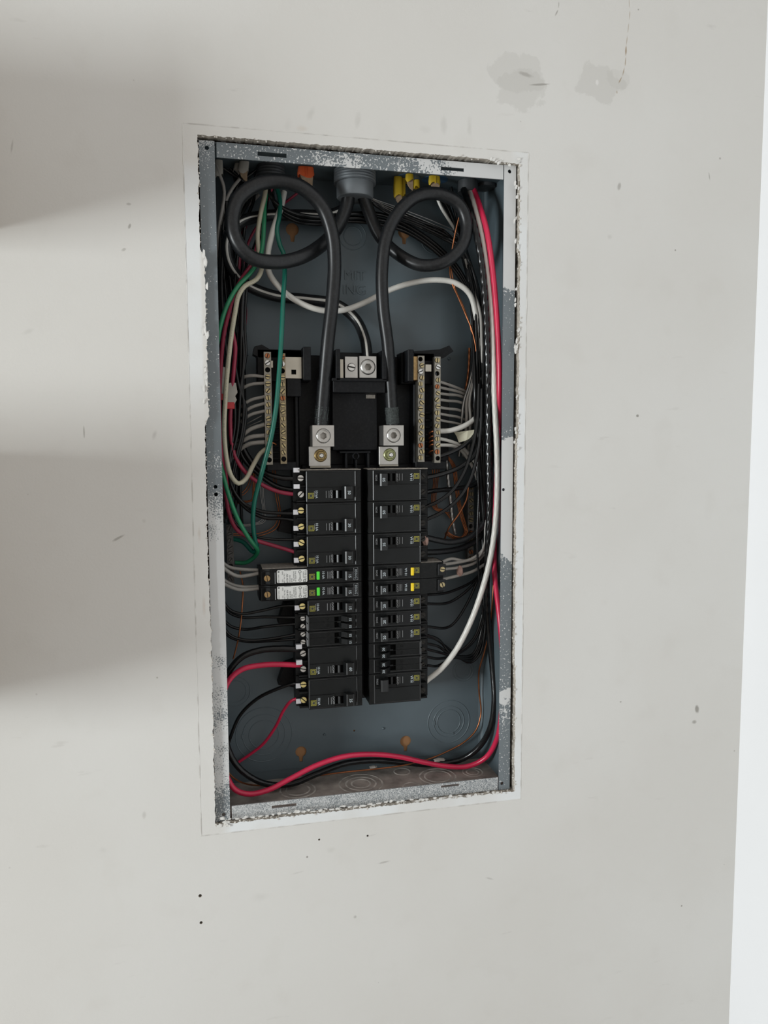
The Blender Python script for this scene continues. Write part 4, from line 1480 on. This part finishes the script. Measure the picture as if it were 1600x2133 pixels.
while k < len(P) - 4:
    n_ = random.choice((1, 1, 2))
    mb.tube([p + (CAM_LOC - p).normalized() * 0.00262 for p in P[k:k + n_ + 1]], 0.00022, 5)
    k += n_ + random.choice((1, 1, 2, 5))
tag(mb.build('printed_marks', 'print_mid', ivory), kind='stuff')
wire('green_wire', 'bright green wire passing down the left side behind the ivory one', 'wire_green', 2.6,
     [(560, 385, 58), (552, 420, 54), (550, 465, 50), (547, 510, 46), (540, 540, 40), (522, 568, 34), (496, 596, 30), (473, 636, 28), (458, 684, 28), (448, 760, 30), (446, 860, 30), (452, 930, 30), (464, 985, 30), (476, 1030, 32), (494, 1078, 36), (514, 1114, 42), (530, 1136, 48), (537, 1146, 54), (530, 1160, 66), (512, 1172, 74), (490, 1172, 77)])
wire('green_wire', 'dark green wire hanging in front of the left neutral bars', 'wire_teal', 2.7,
     [(574, 385, 60), (583, 415, 54), (582, 450, 50), (577, 478, 48), (583, 510, 48), (592, 532, 46), (593, 570, 42), (590, 620, 36), (587, 690, 28), (582, 770, 22), (575, 850, 20), (564, 915, 22), (552, 960, 26), (540, 1005, 32), (530, 1045, 38), (527, 1085, 44), (530, 1118, 50), (535, 1142, 57), (528, 1150, 64), (505, 1128, 74), (482, 1122, 78)])
wire('red_wire', 'red wire behind the ivory one, running to the third left breaker', 'wire_dark_red', 2.4,
     [(568, 385, 60), (552, 430, 58), (542, 470, 54), (536, 510, 50), (526, 548, 46), (508, 574, 40), (490, 606, 36), (478, 646, 34), (466, 700, 34), (459, 780, 34), (457, 870, 36), (462, 960, 40), (470, 1030, 44), (480, 1078, 48), (496, 1106, 52), (530, 1124, 54), (575, 1138, 52), (622, 1152, 47)])
wire('red_wire', 'red wire bulging beside the ivory one, running to the top left breaker', 'wire_dark_red', 2.5,
     [(515, 455, 72), (503, 500, 70), (497, 560, 66), (490, 630, 56), (484, 684, 46), (490, 722, 40), (487, 770, 42), (482, 830, 46), (480, 890, 48), (488, 945, 48), (508, 980, 48), (540, 1006, 48), (580, 1024, 47), (628, 1031, 45)])
wire('red_wire', 'dark red wire deep behind the left loop', 'wire_dark_red', 1.6, [(640, 385, 70), (610, 410, 76), (570, 440, 84), (530, 480, 86), (508, 540, 84), (505, 600, 80), (512, 640, 78), (508, 700, 74), (495, 760, 72), (488, 830, 70)])
wire('red_wire', 'short dark red wire low behind the left flange', 'wire_dark_red', 2.2, [(466, 900, 44), (468, 960, 46), (474, 1020, 52), (476, 1060, 56), (484, 1086, 60), (500, 1108, 64)])
wire('red_wire', 'thin red wire rising to the lowest left breaker', 'wire_red', 1.9, [(487, 1594, 90), (520, 1572, 88), (548, 1550, 82), (574, 1514, 72), (592, 1478, 60), (610, 1458, 50), (640, 1453, 44)])

# ---- black wires on the left, breaker by breaker
wire('black_wire', 'thick black wire entering the top left breaker', 'wire_black', 3.2, [(556, 385, 62), (553, 430, 56), (545, 475, 52), (532, 515, 52), (515, 560, 48), (506, 610, 46), (503, 690, 50), (502, 780, 54), (500, 850, 56), (500, 905, 56), (515, 948, 56), (545, 980, 54), (580, 994, 50), (628, 998, 45)])
wire('black_wire', 'second thick black wire under the red one at the top left breaker', 'wire_black', 3.0, [(472, 420, 66), (474, 520, 66), (484, 620, 62), (495, 700, 60), (492, 800, 60), (492, 890, 60), (505, 950, 60), (540, 988, 60), (580, 1014, 58), (622, 1022, 52)])
wire('black_wire', 'black wire to the upper gold screw of the second left breaker', 'wire_black', 2.1, [(466, 480, 56), (462, 600, 52), (470, 720, 48), (484, 800, 48), (490, 880, 48), (478, 960, 48), (482, 1010, 50), (505, 1046, 52), (540, 1064, 52), (585, 1069, 48), (638, 1069, 42)])
wire('black_wire', 'black wire to the lower gold screw of the second left breaker', 'wire_black', 2.3, [(460, 470, 64), (458, 620, 58), (464, 760, 54), (474, 880, 54), (476, 970, 54), (486, 1024, 56), (512, 1058, 58), (550, 1078, 58), (590, 1080, 54), (628, 1086, 46)])
wire('black_wire', 'thin black wire to the third left breaker', 'wire_black', 1.7, [(462, 900, 60), (468, 1010, 60), (482, 1076, 60), (510, 1108, 60), (550, 1121, 56), (600, 1124, 50), (640, 1122, 42)])
wire('black_wire', 'black wire to the single-pole 15 amp breaker', 'wire_black', 1.8, [(462, 1244, 62), (476, 1268, 62), (500, 1278, 62), (545, 1272, 58), (590, 1262, 52), (638, 1262, 43)])
wire('black_wire', 'black wire to the upper screw of the upper left tandem', 'wire_black', 1.8, [(462, 1250, 70), (478, 1276, 70), (505, 1286, 68), (550, 1285, 62), (632, 1286, 44)])
wire('black_wire', 'black wire to the lower screw of the upper left tandem', 'wire_black', 1.8, [(462, 1286, 70), (480, 1304, 70), (510, 1311, 68), (555, 1305, 60), (632, 1298, 44)])
wire('black_wire', 'black wire to the upper screw of the lower left tandem', 'wire_black', 1.8, [(460, 1296, 62), (478, 1322, 62), (510, 1333, 62), (560, 1331, 56), (632, 1318, 44)])
wire('black_wire', 'black wire to the lower screw of the lower left tandem', 'wire_black', 1.8, [(458, 1300, 70), (478, 1326, 70), (512, 1336, 70), (562, 1335, 60), (634, 1330, 44)])
wire('black_wire', 'black wire sweeping down from the lowest left breaker', 'wire_black', 2.2, [(640, 1423, 44), (612, 1424, 52), (575, 1436, 62), (535, 1456, 72), (500, 1490, 78), (482, 1530, 80), (466, 1580, 82)])

# ---- black wires crowding the upper left corner and the left side
for i in range(9):
    j = lambda a: random.uniform(-a, a)
    x = 456 + i * 6.2
    wire('black_wire', 'black wire in the crowd along the left side of the panel', 'wire_black', random.uniform(1.5, 2.1),
         [(500 + j(45), 350, 66 + j(8)), (x + 24 + j(8), 400, 70 + j(8)), (x + j(5), 470, 68 + j(12)), (x - 4 + j(5), 560, 66 + j(14)), (x + j(6), 660, 68 + j(14)), (x + 2 + j(6), 760, 70 + j(10)), (x - 2 + j(6), 850, 68 + j(10)), (x - 6 + j(6), 930, 70 + j(12)), (x - 4 + j(8), 1010, 76 + j(8)), (x - 10 + j(10), 1090, 82 + j(4))],
         group='black wires crowded along the left side')
for i, (x0, x1) in enumerate(((508, 506), (512, 497), (488, 510))):
    wire('black_wire', ('black wire hanging closest in front of the left neutral bars', 'middle black wire hanging in front of the left neutral wires', 'black wire hanging over the left neutral wires, starting farthest left')[i], 'wire_black', 1.9,
         [(x0 + 8, 520, 60), (x0 + 2, 590, 54), (x0 - 2, 680, 50), (x0, 740, 48), ((x0 + x1) / 2 - 2, 800, 46), (x1 + 2, 850, 46), (x1 - 2, 900, 46), (x1 - 14, 950, 48), (x1 - 26, 1010, 52), (x1 - 34, 1080, 58)], group='black wires crossing the left neutral wires')
wire('white_wire', 'white wire coming from the sheath in the top left corner', 'wire_grey_white', 1.9, [(452, 345, 48), (458, 365, 48), (466, 388, 50), (467, 410, 54), (462, 440, 58), (456, 475, 60), (450, 540, 62)])
wire('white_wire', 'grey-white wire beside the left loop of thick cable', 'wire_grey_white', 1.9, [(500, 372, 56), (484, 392, 62), (470, 420, 66), (465, 448, 66), (456, 490, 68), (452, 560, 66), (458, 610, 62), (462, 640, 60), (458, 700, 62)])
wire('white_wire', 'short grey-white wire crossing behind the left loop', 'wire_grey_white', 1.9, [(540, 405, 82), (520, 425, 84), (498, 440, 84), (480, 470, 82)])

# ---- three black conductors leaving the small connector and crossing to the right
for i, (dy, dz, lab) in enumerate(((0, 0, 'upper'), (8, 6, 'middle'), (15, 12, 'lower'))):
    wire('black_wire', f'{lab} of three glossy black wires crossing from the left loop', 'wire_black', 2.4,
         [(560 + i * 4, 378, 60), (562 + i * 3, 404 + dy * .3, 54 + dz), (576, 424 + dy * .6, 52 + dz), (610, 443 + dy, 56 + dz), (660, 452 + dy, 62 + dz), (720, 446 + dy, 68 + dz), (790, 446 + dy * 1.4, 72 + dz * .5), (850, 470 + dy, 76 + dz * .4), (920, 520 + dy, 78), (965, 575 + dy, 76), (990, 650, 74), (1000, 760, 74), (998, 860, 74)])

# ---- bundle from the large conduit across the top to the right side, then down
fan = [((884, 1240), 44), ((884, 1258), 46), ((884, 1305), 46), ((886, 1322), 44), ((886, 1340), 46), ((888, 1352), 45), ((888, 1368), 46), ((890, 1386), 45)]
for i in range(8):
    j = lambda a: random.uniform(-a, a)
    (ex, ey), eY = fan[i]
    k = i / 7
    low = 1200 + 20 * k if i < 3 else 1290 + 12 * (i - 3)
    pts = [(752 + 6 * k, 400, 58), (770 + 8 * k, 416 + 8 * k, 60 + j(4)), (815, 434 + 14 * k, 64 + j(4)), (870 + j(4), 456 + 14 * k, 66 + j(5)), (925 + j(4), 480 + 16 * k, 64 + j(6)), (960 + 6 * k, 520 + j(6), 60 + j(8)),
           (975 + 16 * k, 590 + j(6), 58 + j(10)), (984 + 14 * k + j(3), 680, 56 + j(12)), (988 + 16 * k + j(4), 780, 58 + j(10)), (990 + 16 * k + j(4), 880, 60 + j(10)), (994 + 12 * k + j(4), 980, 64 + j(10)), (1000 + 8 * k, 1080, 70 + j(6)), (1004 + 4 * k, 1160, 72 + j(5))]
    if i < 3:
        pts += [(996, low, 72), (940, ey - 8 + 3 * i, 62), (ex, ey, eY)]
    else:
        pts += [(1008, 1240, 74), (1004, low - 6, 74), (985, low + 42 + j(8), 72), (945, low + 52 - 10 * (i - 5), 64), (912, (ey + low + 50) / 2, 54), (ex, ey, eY)]
    wire('black_wire', (f'{ORD[i]} of three thin black wires reaching the single 20 amp breakers' if i < 3 else f'{ORD[i - 3] if i < 7 else ORD[7]} of five black wires fanning out to the right tandem breakers'), 'wire_black', 1.8, pts, group='wires to the single breakers' if i < 3 else 'wires to the right tandem breakers')
wire('black_wire', 'black wire looping below the others near the white feeder', 'wire_black', 1.7, [(1012, 1250, 70), (1010, 1320, 70), (1000, 1362, 72), (980, 1380, 74), (960, 1372, 72), (940, 1356, 66), (905, 1330, 52), (886, 1326, 46)])
for i in range(6):
    j = lambda a: random.uniform(-a, a)
    k = i / 5
    wire('black_wire', 'black wire in the tight bundle down the right side', 'wire_black', random.uniform(1.7, 2.3),
         [(900 + 40 * k, 395 + j(6), 76), (935 + 15 * k, 450 + j(10), 74 + j(5)), (962 + 12 * k, 530, 66 + j(6)), (980 + 20 * k, 620 + j(6), 52 + j(8)), (988 + 20 * k + j(3), 720, 46 + j(8)), (990 + 20 * k + j(4), 820, 44 + j(8)), (992 + 18 * k + j(4), 910, 46 + j(8)), (1000 + 10 * k, 1000, 54 + j(8)), (1008 + 5 * k, 1100, 66 + j(6)), (1012, 1200, 74)],
         group='black wires bundled down the right side')
for i in range(5):
    k = i / 4
    wire('tinned_wire', f'{ORD[i] if i < 4 else ORD[7]} of five bare silvery wires leaving the large conduit', 'tinned', 0.55,
         [(756 + 4 * k, 402, 50 + 6 * k), (778 + 3 * k, 414 + 8 * k, 52 + 8 * k), (818, 428 + 18 * k, 55 + 8 * k), (860, 444 + 22 * k, 58 + 8 * k), (910, 464 + 26 * k, 62 + 8 * k), (955, 488 + 24 * k, 66 + 6 * k), (975, 540 + 14 * k, 70 + 4 * k)], group='bare silvery wires at the large conduit')

# ---- black wires to the upper right breakers
wire('black_wire', 'black wire to the upper pole of the top right breaker', 'wire_black', 3.0, [(1004, 840, 40), (1002, 900, 42), (990, 945, 44), (960, 972, 46), (925, 986, 46), (880, 996, 46)])
wire('black_wire', 'black wire to the lower pole of the top right breaker', 'wire_black', 3.0, [(1008, 860, 56), (1010, 940, 58), (1008, 985, 62), (990, 1008, 64), (955, 1017, 60), (915, 1021, 54), (880, 1026, 46)])
wire('black_wire', 'glossy black wire curving to the upper pole of the second right breaker', 'wire_black', 2.3, [(998, 800, 34), (994, 880, 32), (982, 940, 31), (966, 985, 32), (942, 1022, 35), (912, 1045, 40), (880, 1058, 45)])
wire('black_wire', 'glossy black wire curving to the lower pole of the second right breaker', 'wire_black', 2.3, [(1004, 810, 32), (1002, 890, 30), (994, 950, 30), (978, 1003, 32), (954, 1040, 36), (922, 1066, 42), (884, 1084, 46)])
wire('black_wire', 'thick black wire to the upper pole of the 35 amp breaker', 'cable_black', 3.8, [(1018, 1010, 66), (1016, 1060, 64), (1004, 1096, 62), (976, 1120, 58), (940, 1129, 54), (910, 1125, 50), (884, 1119, 47)])
wire('black_wire', 'thick black wire to the lower pole of the 35 amp breaker', 'cable_black', 3.8, [(1022, 1040, 76), (1016, 1090, 74), (994, 1124, 70), (960, 1142, 64), (920, 1149, 56), (880, 1151, 47)])
wire('black_wire', 'thin black wire hanging straight through the right side', 'wire_black', 1.4, [(1000, 880, 40), (996, 960, 44), (997, 1040, 46), (994, 1120, 48), (996, 1180, 50), (1002, 1240, 54), (1008, 1300, 60)])
wire('black_wire', 'black wire ending at the lowest screw of the right neutral bar', 'wire_black', 2.6, [(916, 950, 42), (940, 942, 42), (968, 927, 42), (990, 905, 44), (1000, 860, 48)])

# ---- white wires
lw = [(782, 785, 1.9), (806, 798, 1.9), (843, 826, 1.9), (861, 840, 1.9), (874, 856, 1.9), (906, 884, 2.4), (916, 907, 2.5), (929, 921, 2.5)]
for k_, (y0, y1, r) in enumerate(lw):
    wire('white_wire', f'{ORD[k_]} of the eight short white wires entering the left neutral bars', 'wire_grey_white', r, [(470, y0 + 60, 74), (482, y0 + 26, 66), (500, y0 + 7, 56), (522, (y0 + y1) / 2 - 1, 46), (552, y1, 40)], group='white wires into the left neutral bars')
for y0, y1 in ((886, 866), (892, 876)):
    wire('tinned_wire', 'bare silvery wire between the white ones at the left bars', 'tinned', 0.7, [(480, y0 + 14, 66), (500, y0 + 4, 56), (545, y1, 44)], group='bare wires into the left neutral bars')
rw = [(794, 812, 1.8), (806, 819, 1.8), (819, 827, 1.8), (832, 840, 1.8), (848, 857, 1.8), (861, 872, 1.7), (874, 886, 1.6)]
for k_, (y0, y1, r) in enumerate(rw):
    wire('white_wire', f'{ORD[k_] if k_ < 6 else ORD[7]} of the seven thin grey-white wires leaving the right neutral bar', 'wire_grey_white', r, [(912, y0, 42), (932, y0 + (y1 - y0) * .35, 48), (955, y1 - 3, 60), (972, y1 + 6, 70), (984, y1 + 30, 76)], group='grey-white wires leaving the right neutral bar')
wire('white_wire', 'thick white wire entering the right neutral bar', 'wire_white', 3.2, [(912, 898, 42), (935, 897, 42), (960, 890, 44), (985, 876, 48), (1004, 850, 54), (1010, 800, 60)])
wire('white_wire', 'upper of two white wires below the thick one at the right bar', 'wire_white', 2.2, [(914, 913, 44), (938, 919, 48), (958, 928, 56), (980, 950, 68), (1000, 985, 76), (1008, 1030, 78), (1010, 1090, 78)])
wire('white_wire', 'lower of two white wires below the thick one at the right bar', 'wire_white', 2.2, [(914, 927, 44), (938, 928, 48), (956, 934, 58), (975, 956, 72), (990, 985, 80), (1000, 1020, 84)])
for i, (xa, xb, lab) in enumerate(((962, 968, 'nearest the neutral bar'), (972, 974, 'in the middle'), (980, 980, 'nearest the black wires'))):
    wire('white_wire', f'pale wire rising behind the black bundle, {lab}', 'wire_grey_white' if i else 'tinned', 1.9, [(986 + i * 2, 762, 66), (978 + i * 3, 800, 62), (xb - 2, 838, 60), (xa, 872, 62), (xa - 2, 910, 68), (xa - 6, 950, 76)])
wire('white_wire', 'white wire glimpsed between the black wires, upper right', 'wire_white', 1.9, [(908, 405, 70), (918, 430, 68), (935, 458, 70), (960, 500, 72), (976, 560, 70), (982, 610, 66), (984, 680, 66)])
wire('white_wire', 'white wire threading down inside the right bundle', 'wire_grey_white', 1.9, [(970, 540, 60), (984, 600, 50), (1000, 650, 42), (1004, 720, 42), (1006, 780, 46), (1009, 860, 40), (1008, 900, 40), (1006, 1000, 60), (1010, 1050, 66), (1014, 1110, 66)])
# pigtails of the button breakers
wire('white_wire', 'upper grey-white pigtail of the white-labelled breakers', 'wire_grey_white', 2.1, [(452, 1160, 56), (475, 1180, 56), (505, 1186, 54), (552, 1188, 48)])
wire('white_wire', 'second grey-white pigtail of the white-labelled breakers', 'wire_grey_white', 2.2, [(450, 1166, 48), (472, 1188, 48), (495, 1200, 48), (520, 1198, 46), (552, 1191, 44)])
wire('white_wire', 'third grey-white pigtail of the white-labelled breakers', 'wire_grey_white', 2.2, [(448, 1190, 52), (472, 1212, 52), (500, 1222, 50), (552, 1221, 46)])
wire('white_wire', 'lowest grey-white pigtail of the white-labelled breakers', 'wire_grey_white', 2.1, [(450, 1206, 46), (470, 1218, 46), (498, 1228, 46), (552, 1224, 44)])
wire('white_wire', 'upper pigtail of the yellow-button breakers', 'wire_grey_white', 2.0, [(918, 1172, 46), (940, 1164, 50), (968, 1168, 54), (996, 1160, 56), (1010, 1135, 58), (1012, 1090, 60), (1018, 1050, 62)])
wire('white_wire', 'second pigtail of the yellow-button breakers', 'wire_grey_white', 2.0, [(920, 1176, 46), (950, 1172, 50), (985, 1163, 54), (1008, 1142, 60), (1014, 1110, 66)])
wire('white_wire', 'third pigtail of the yellow-button breakers', 'wire_grey_white', 1.9, [(920, 1186, 46), (955, 1182, 52), (990, 1172, 58), (1012, 1150, 66)])
wire('white_wire', 'lowest pigtail of the yellow-button breakers', 'wire_grey_white', 2.0, [(920, 1207, 46), (950, 1200, 50), (985, 1190, 56), (1012, 1174, 64)])

# ---- bare copper
cop = [('copper wire bowing down beside the right loop', 1.0, [(960, 440, 36), (952, 470, 40), (943, 515, 46), (937, 560, 48), (942, 590, 46), (955, 620, 46), (970, 655, 46), (984, 690, 44), (992, 730, 44), (994, 790, 48)]),
       ('copper wire just behind the bowed one', 0.8, [(940, 560, 54), (948, 600, 52), (966, 640, 52), (982, 690, 52), (988, 740, 54), (990, 800, 60)]),
       ('copper wire running down the right edge and along the bottom', 1.1, [(1030, 1180, 60), (1026, 1250, 60), (1020, 1310, 64), (1008, 1362, 74), (998, 1398, 84), (998, 1440, 88), (1002, 1485, 88), (992, 1520, 88), (968, 1545, 88), (930, 1566, 86), (890, 1582, 80), (840, 1594, 72), (780, 1602, 66), (720, 1608, 66), (660, 1616, 70), (600, 1628, 76), (550, 1636, 74), (510, 1632, 60), (484, 1618, 50), (462, 1590, 46)]),
       ('copper wire hanging below the white-labelled breakers', 1.0, [(500, 1190, 66), (506, 1220, 64), (504, 1270, 62), (500, 1310, 64), (492, 1350, 68), (486, 1372, 72)]),
       ('copper wire crossing in front of the copper bundle', 1.1, [(976, 1015, 60), (972, 1040, 58), (955, 1072, 58), (935, 1100, 62), (926, 1124, 70)])]
for lab, r, pp in cop:
    wire('copper_wire', lab, 'copper', r, pp)
spine = [(930, 950, 70), (944, 968, 68), (950, 1005, 70), (956, 1050, 72), (965, 1085, 72), (971, 1108, 70), (960, 1121, 66), (945, 1119, 66), (930, 1110, 68)]
for i in range(7):
    wire('copper_wire', 'bare copper strand in the folded bundle by the right ground bar', 'copper', 0.62,
         [(px + 3.6 * math.cos(i * 0.9 + k * 1.1), py + (2.5 * math.sin(i * 0.9 + k) if k > 5 else 0), Y + 2.2 * math.sin(i * 0.9 + k * 1.1)) for k, (px, py, Y) in enumerate(spine)], group='copper strands folded by the right ground bar', n=7)
wire('tinned_cable', 'twisted silvery stranded cable beside the copper bundle', 'tinned', 2.2, [(930, 960, 62), (934, 1000, 60), (938, 1040, 60), (942, 1080, 62), (948, 1112, 66)], lobes=6, n=24, step=0.001, twist=900, depth=0.09)
for i in range(4):
    wire('copper_wire', f'{("first", "second", "third", "fourth")[i]} bare copper wire out from the upper right breakers', 'copper', 0.7, [(900 + i * 5, 975, 74), (903 + i * 3, 1005, 78), (899 + i * 3, 1040, 82), (904 + i * 3, 1060, 84), (920, 1066 - i * 2, 84), (940 + i, 1068 + i * 6, 86)], group='copper wires beside the upper right breakers', n=7)
for i in range(2):
    wire('copper_wire', ('upper', 'lower')[i] + ' of two bare copper wires curving to the left ground bar', 'copper', 0.8, [(568 + i * 5, 980, 80), (574 + i * 5, 1030, 82), (580 + i * 4, 1070, 82), (572 + i * 5, 1095 + i * 4, 82), (545, 1110 + i * 5, 82), (505, 1112 + i * 4, 82), (484, 1112 + i * 3, 80)], group='copper wires to the left ground bar', n=7)
for i in range(2):
    wire('copper_wire', ('upper', 'lower')[i] + ' of two copper curves behind the ivory loop', 'copper', 0.7, [(522 + i * 5, 985, 84), (517 + i * 5, 1010, 86), (505 + i * 3, 1026 + i * 4, 86), (485, 1030 + i * 5, 84)], group='copper wires behind the ivory loop', n=7)
    wire('copper_wire', ('outer', 'inner')[i] + ' upright bare copper wire beside the dark green wire', 'copper', 0.9, [(528 + i * 3, 985, 78), (527 + i * 3, 1020, 80), (524 + i * 2, 1042, 82), (505, 1044 + i * 3, 84), (485, 1048 + i * 2, 84)], group='upright copper wires by the dark green wire', n=7)
for i in range(3):
    wire('tinned_wire', ('uppermost', 'middle', 'lowest')[i] + ' silvery wire bending to the left ground bar', 'tinned', 0.6, [(544 + i * 3, 990, 82), (543 + i * 3, 1030, 84), (547 + i * 2.5, 1060, 84), (546 + i * 3, 1082 + i * 2, 84), (530, 1090 + i * 2, 84), (500, 1093 + i * 2, 84)], group='silvery wires to the left ground bar', n=7)
for i, (y, c) in enumerate(((898, 0), (908, 0), (917, 0), (925, 0), (938, 0))):
    wire('copper_wire', f'{ORD[i] if i < 4 else ORD[7]} of five stripped copper ends at the right neutral bar', 'copper', 1.2, [(906, y, 40), (899, y + 1, 42), (894, y + 5, 46), (897, y + 9, 50)], group='stripped copper ends at the right neutral bar', n=8)
wire('copper_wire', 'copper end poking from the left neutral bar', 'copper', 1.1, [(562, 921, 38), (570, 923, 40), (575, 926, 42)], n=8)
wire('copper_wire', 'braided copper hanging above the right neutral wires', 'copper', 1.6, [(978, 725, 74), (977, 760, 72), (974, 790, 72), (969, 815, 74)], lobes=5, n=15, step=0.001, twist=700, depth=0.15)

# ---- small loose bits
def blob(name, label, px, py, Y, w, h, m, cat):
    c = at(px, py, Y)
    bm = bmesh.new()
    bmesh.ops.create_icosphere(bm, subdivisions=3, radius=1)
    for v in bm.verts:
        k = 1 + 0.45 * mnoise.noise(v.co * 1.6 + Vector((px, py, 0)))
        v.co = Vector((v.co.x * w * 0.00058 / 2, v.co.y * 0.003, v.co.z * h * 0.00058 / 2)) * k
    me = bpy.data.meshes.new(name)
    bm.to_mesh(me)
    bm.free()
    me.materials.append(MATS[m])
    for p in me.polygons:
        p.use_smooth = True
    o = bpy.data.objects.new(name, me)
    o.location = c
    link(o)
    return tag(o, label, cat)


blob('foam_lump', 'dull pink lump stuck beside the 35 amp breaker', 886, 1128, 0.040, 13, 22, 'foam_pink', 'debris')
blob('foam_lump', 'dull pink lump on the pigtails of the yellow-button breakers', 958, 1190, 0.050, 16, 22, 'foam_pink', 'debris')
blob('paper_scrap', 'crumpled pale scrap lying on the bottom of the panel', 915, 1583, 0.080, 26, 8, 'dust_light', 'debris')
blob('paper_scrap', 'small pale scrap on the bottom of the panel near the centre', 778, 1598, 0.084, 18, 7, 'dust_light', 'debris')

tg = thing('tape_flag', 'torn strip of yellowed tape wrapped on a right-hand wire', 'tape', tuple(at(966, 908, 0.050)))
q = Vector(tg.location)
pts = [at(px, py, Y) - q for px, py, Y in ((946, 900, .052), (960, 899, .049), (975, 897, .047), (988, 895, .046), (986, 908, .045), (972, 917, .047), (956, 922, .051), (952, 910, .053))]
MB().add([tuple(p) for p in pts] + [tuple(p + Vector((0, 0.001, 0))) for p in pts], [tuple(range(8)), tuple(range(15, 7, -1))] + [(i, (i + 1) % 8, 8 + (i + 1) % 8, 8 + i) for i in range(8)]).build('strip', 'tape', tg)

for lab, px0, px1, py0, py1, Y, red in (('white plastic cable tag with red end, behind the ivory wire', 472, 493, 800, 848, 0.044, 10), ('small white cable tag with red end, against the left edge', 458, 472, 768, 830, 0.050, 12)):
    c = at((px0 + px1) / 2, py1, Y)
    t = thing('cable_tag', lab, 'tag', tuple(c))
    w, h = (px1 - px0) * 0.00058 / 2, (py1 - py0) * 0.00058
    MB().prism([(-w, 0.004), (w * .5, 0.003), (w, h * .30), (w * .7, h * .45), (w * 1.15, h * .6), (w * .9, h), (-w * .3, h * 1.0), (-w, h * .7)], -0.002, 0.002).build('body', 'jacket_white', t)
    MB().box(-w * 1.02, w * .55, -0.0024, 0.0024, -0.002, 0.0055, 0.0004).build('end', 'red_plastic', t)

print('objects', len(bpy.data.objects), 'tris', sum(len(o.data.polygons) * 2 for o in bpy.data.objects if o.type == 'MESH'))
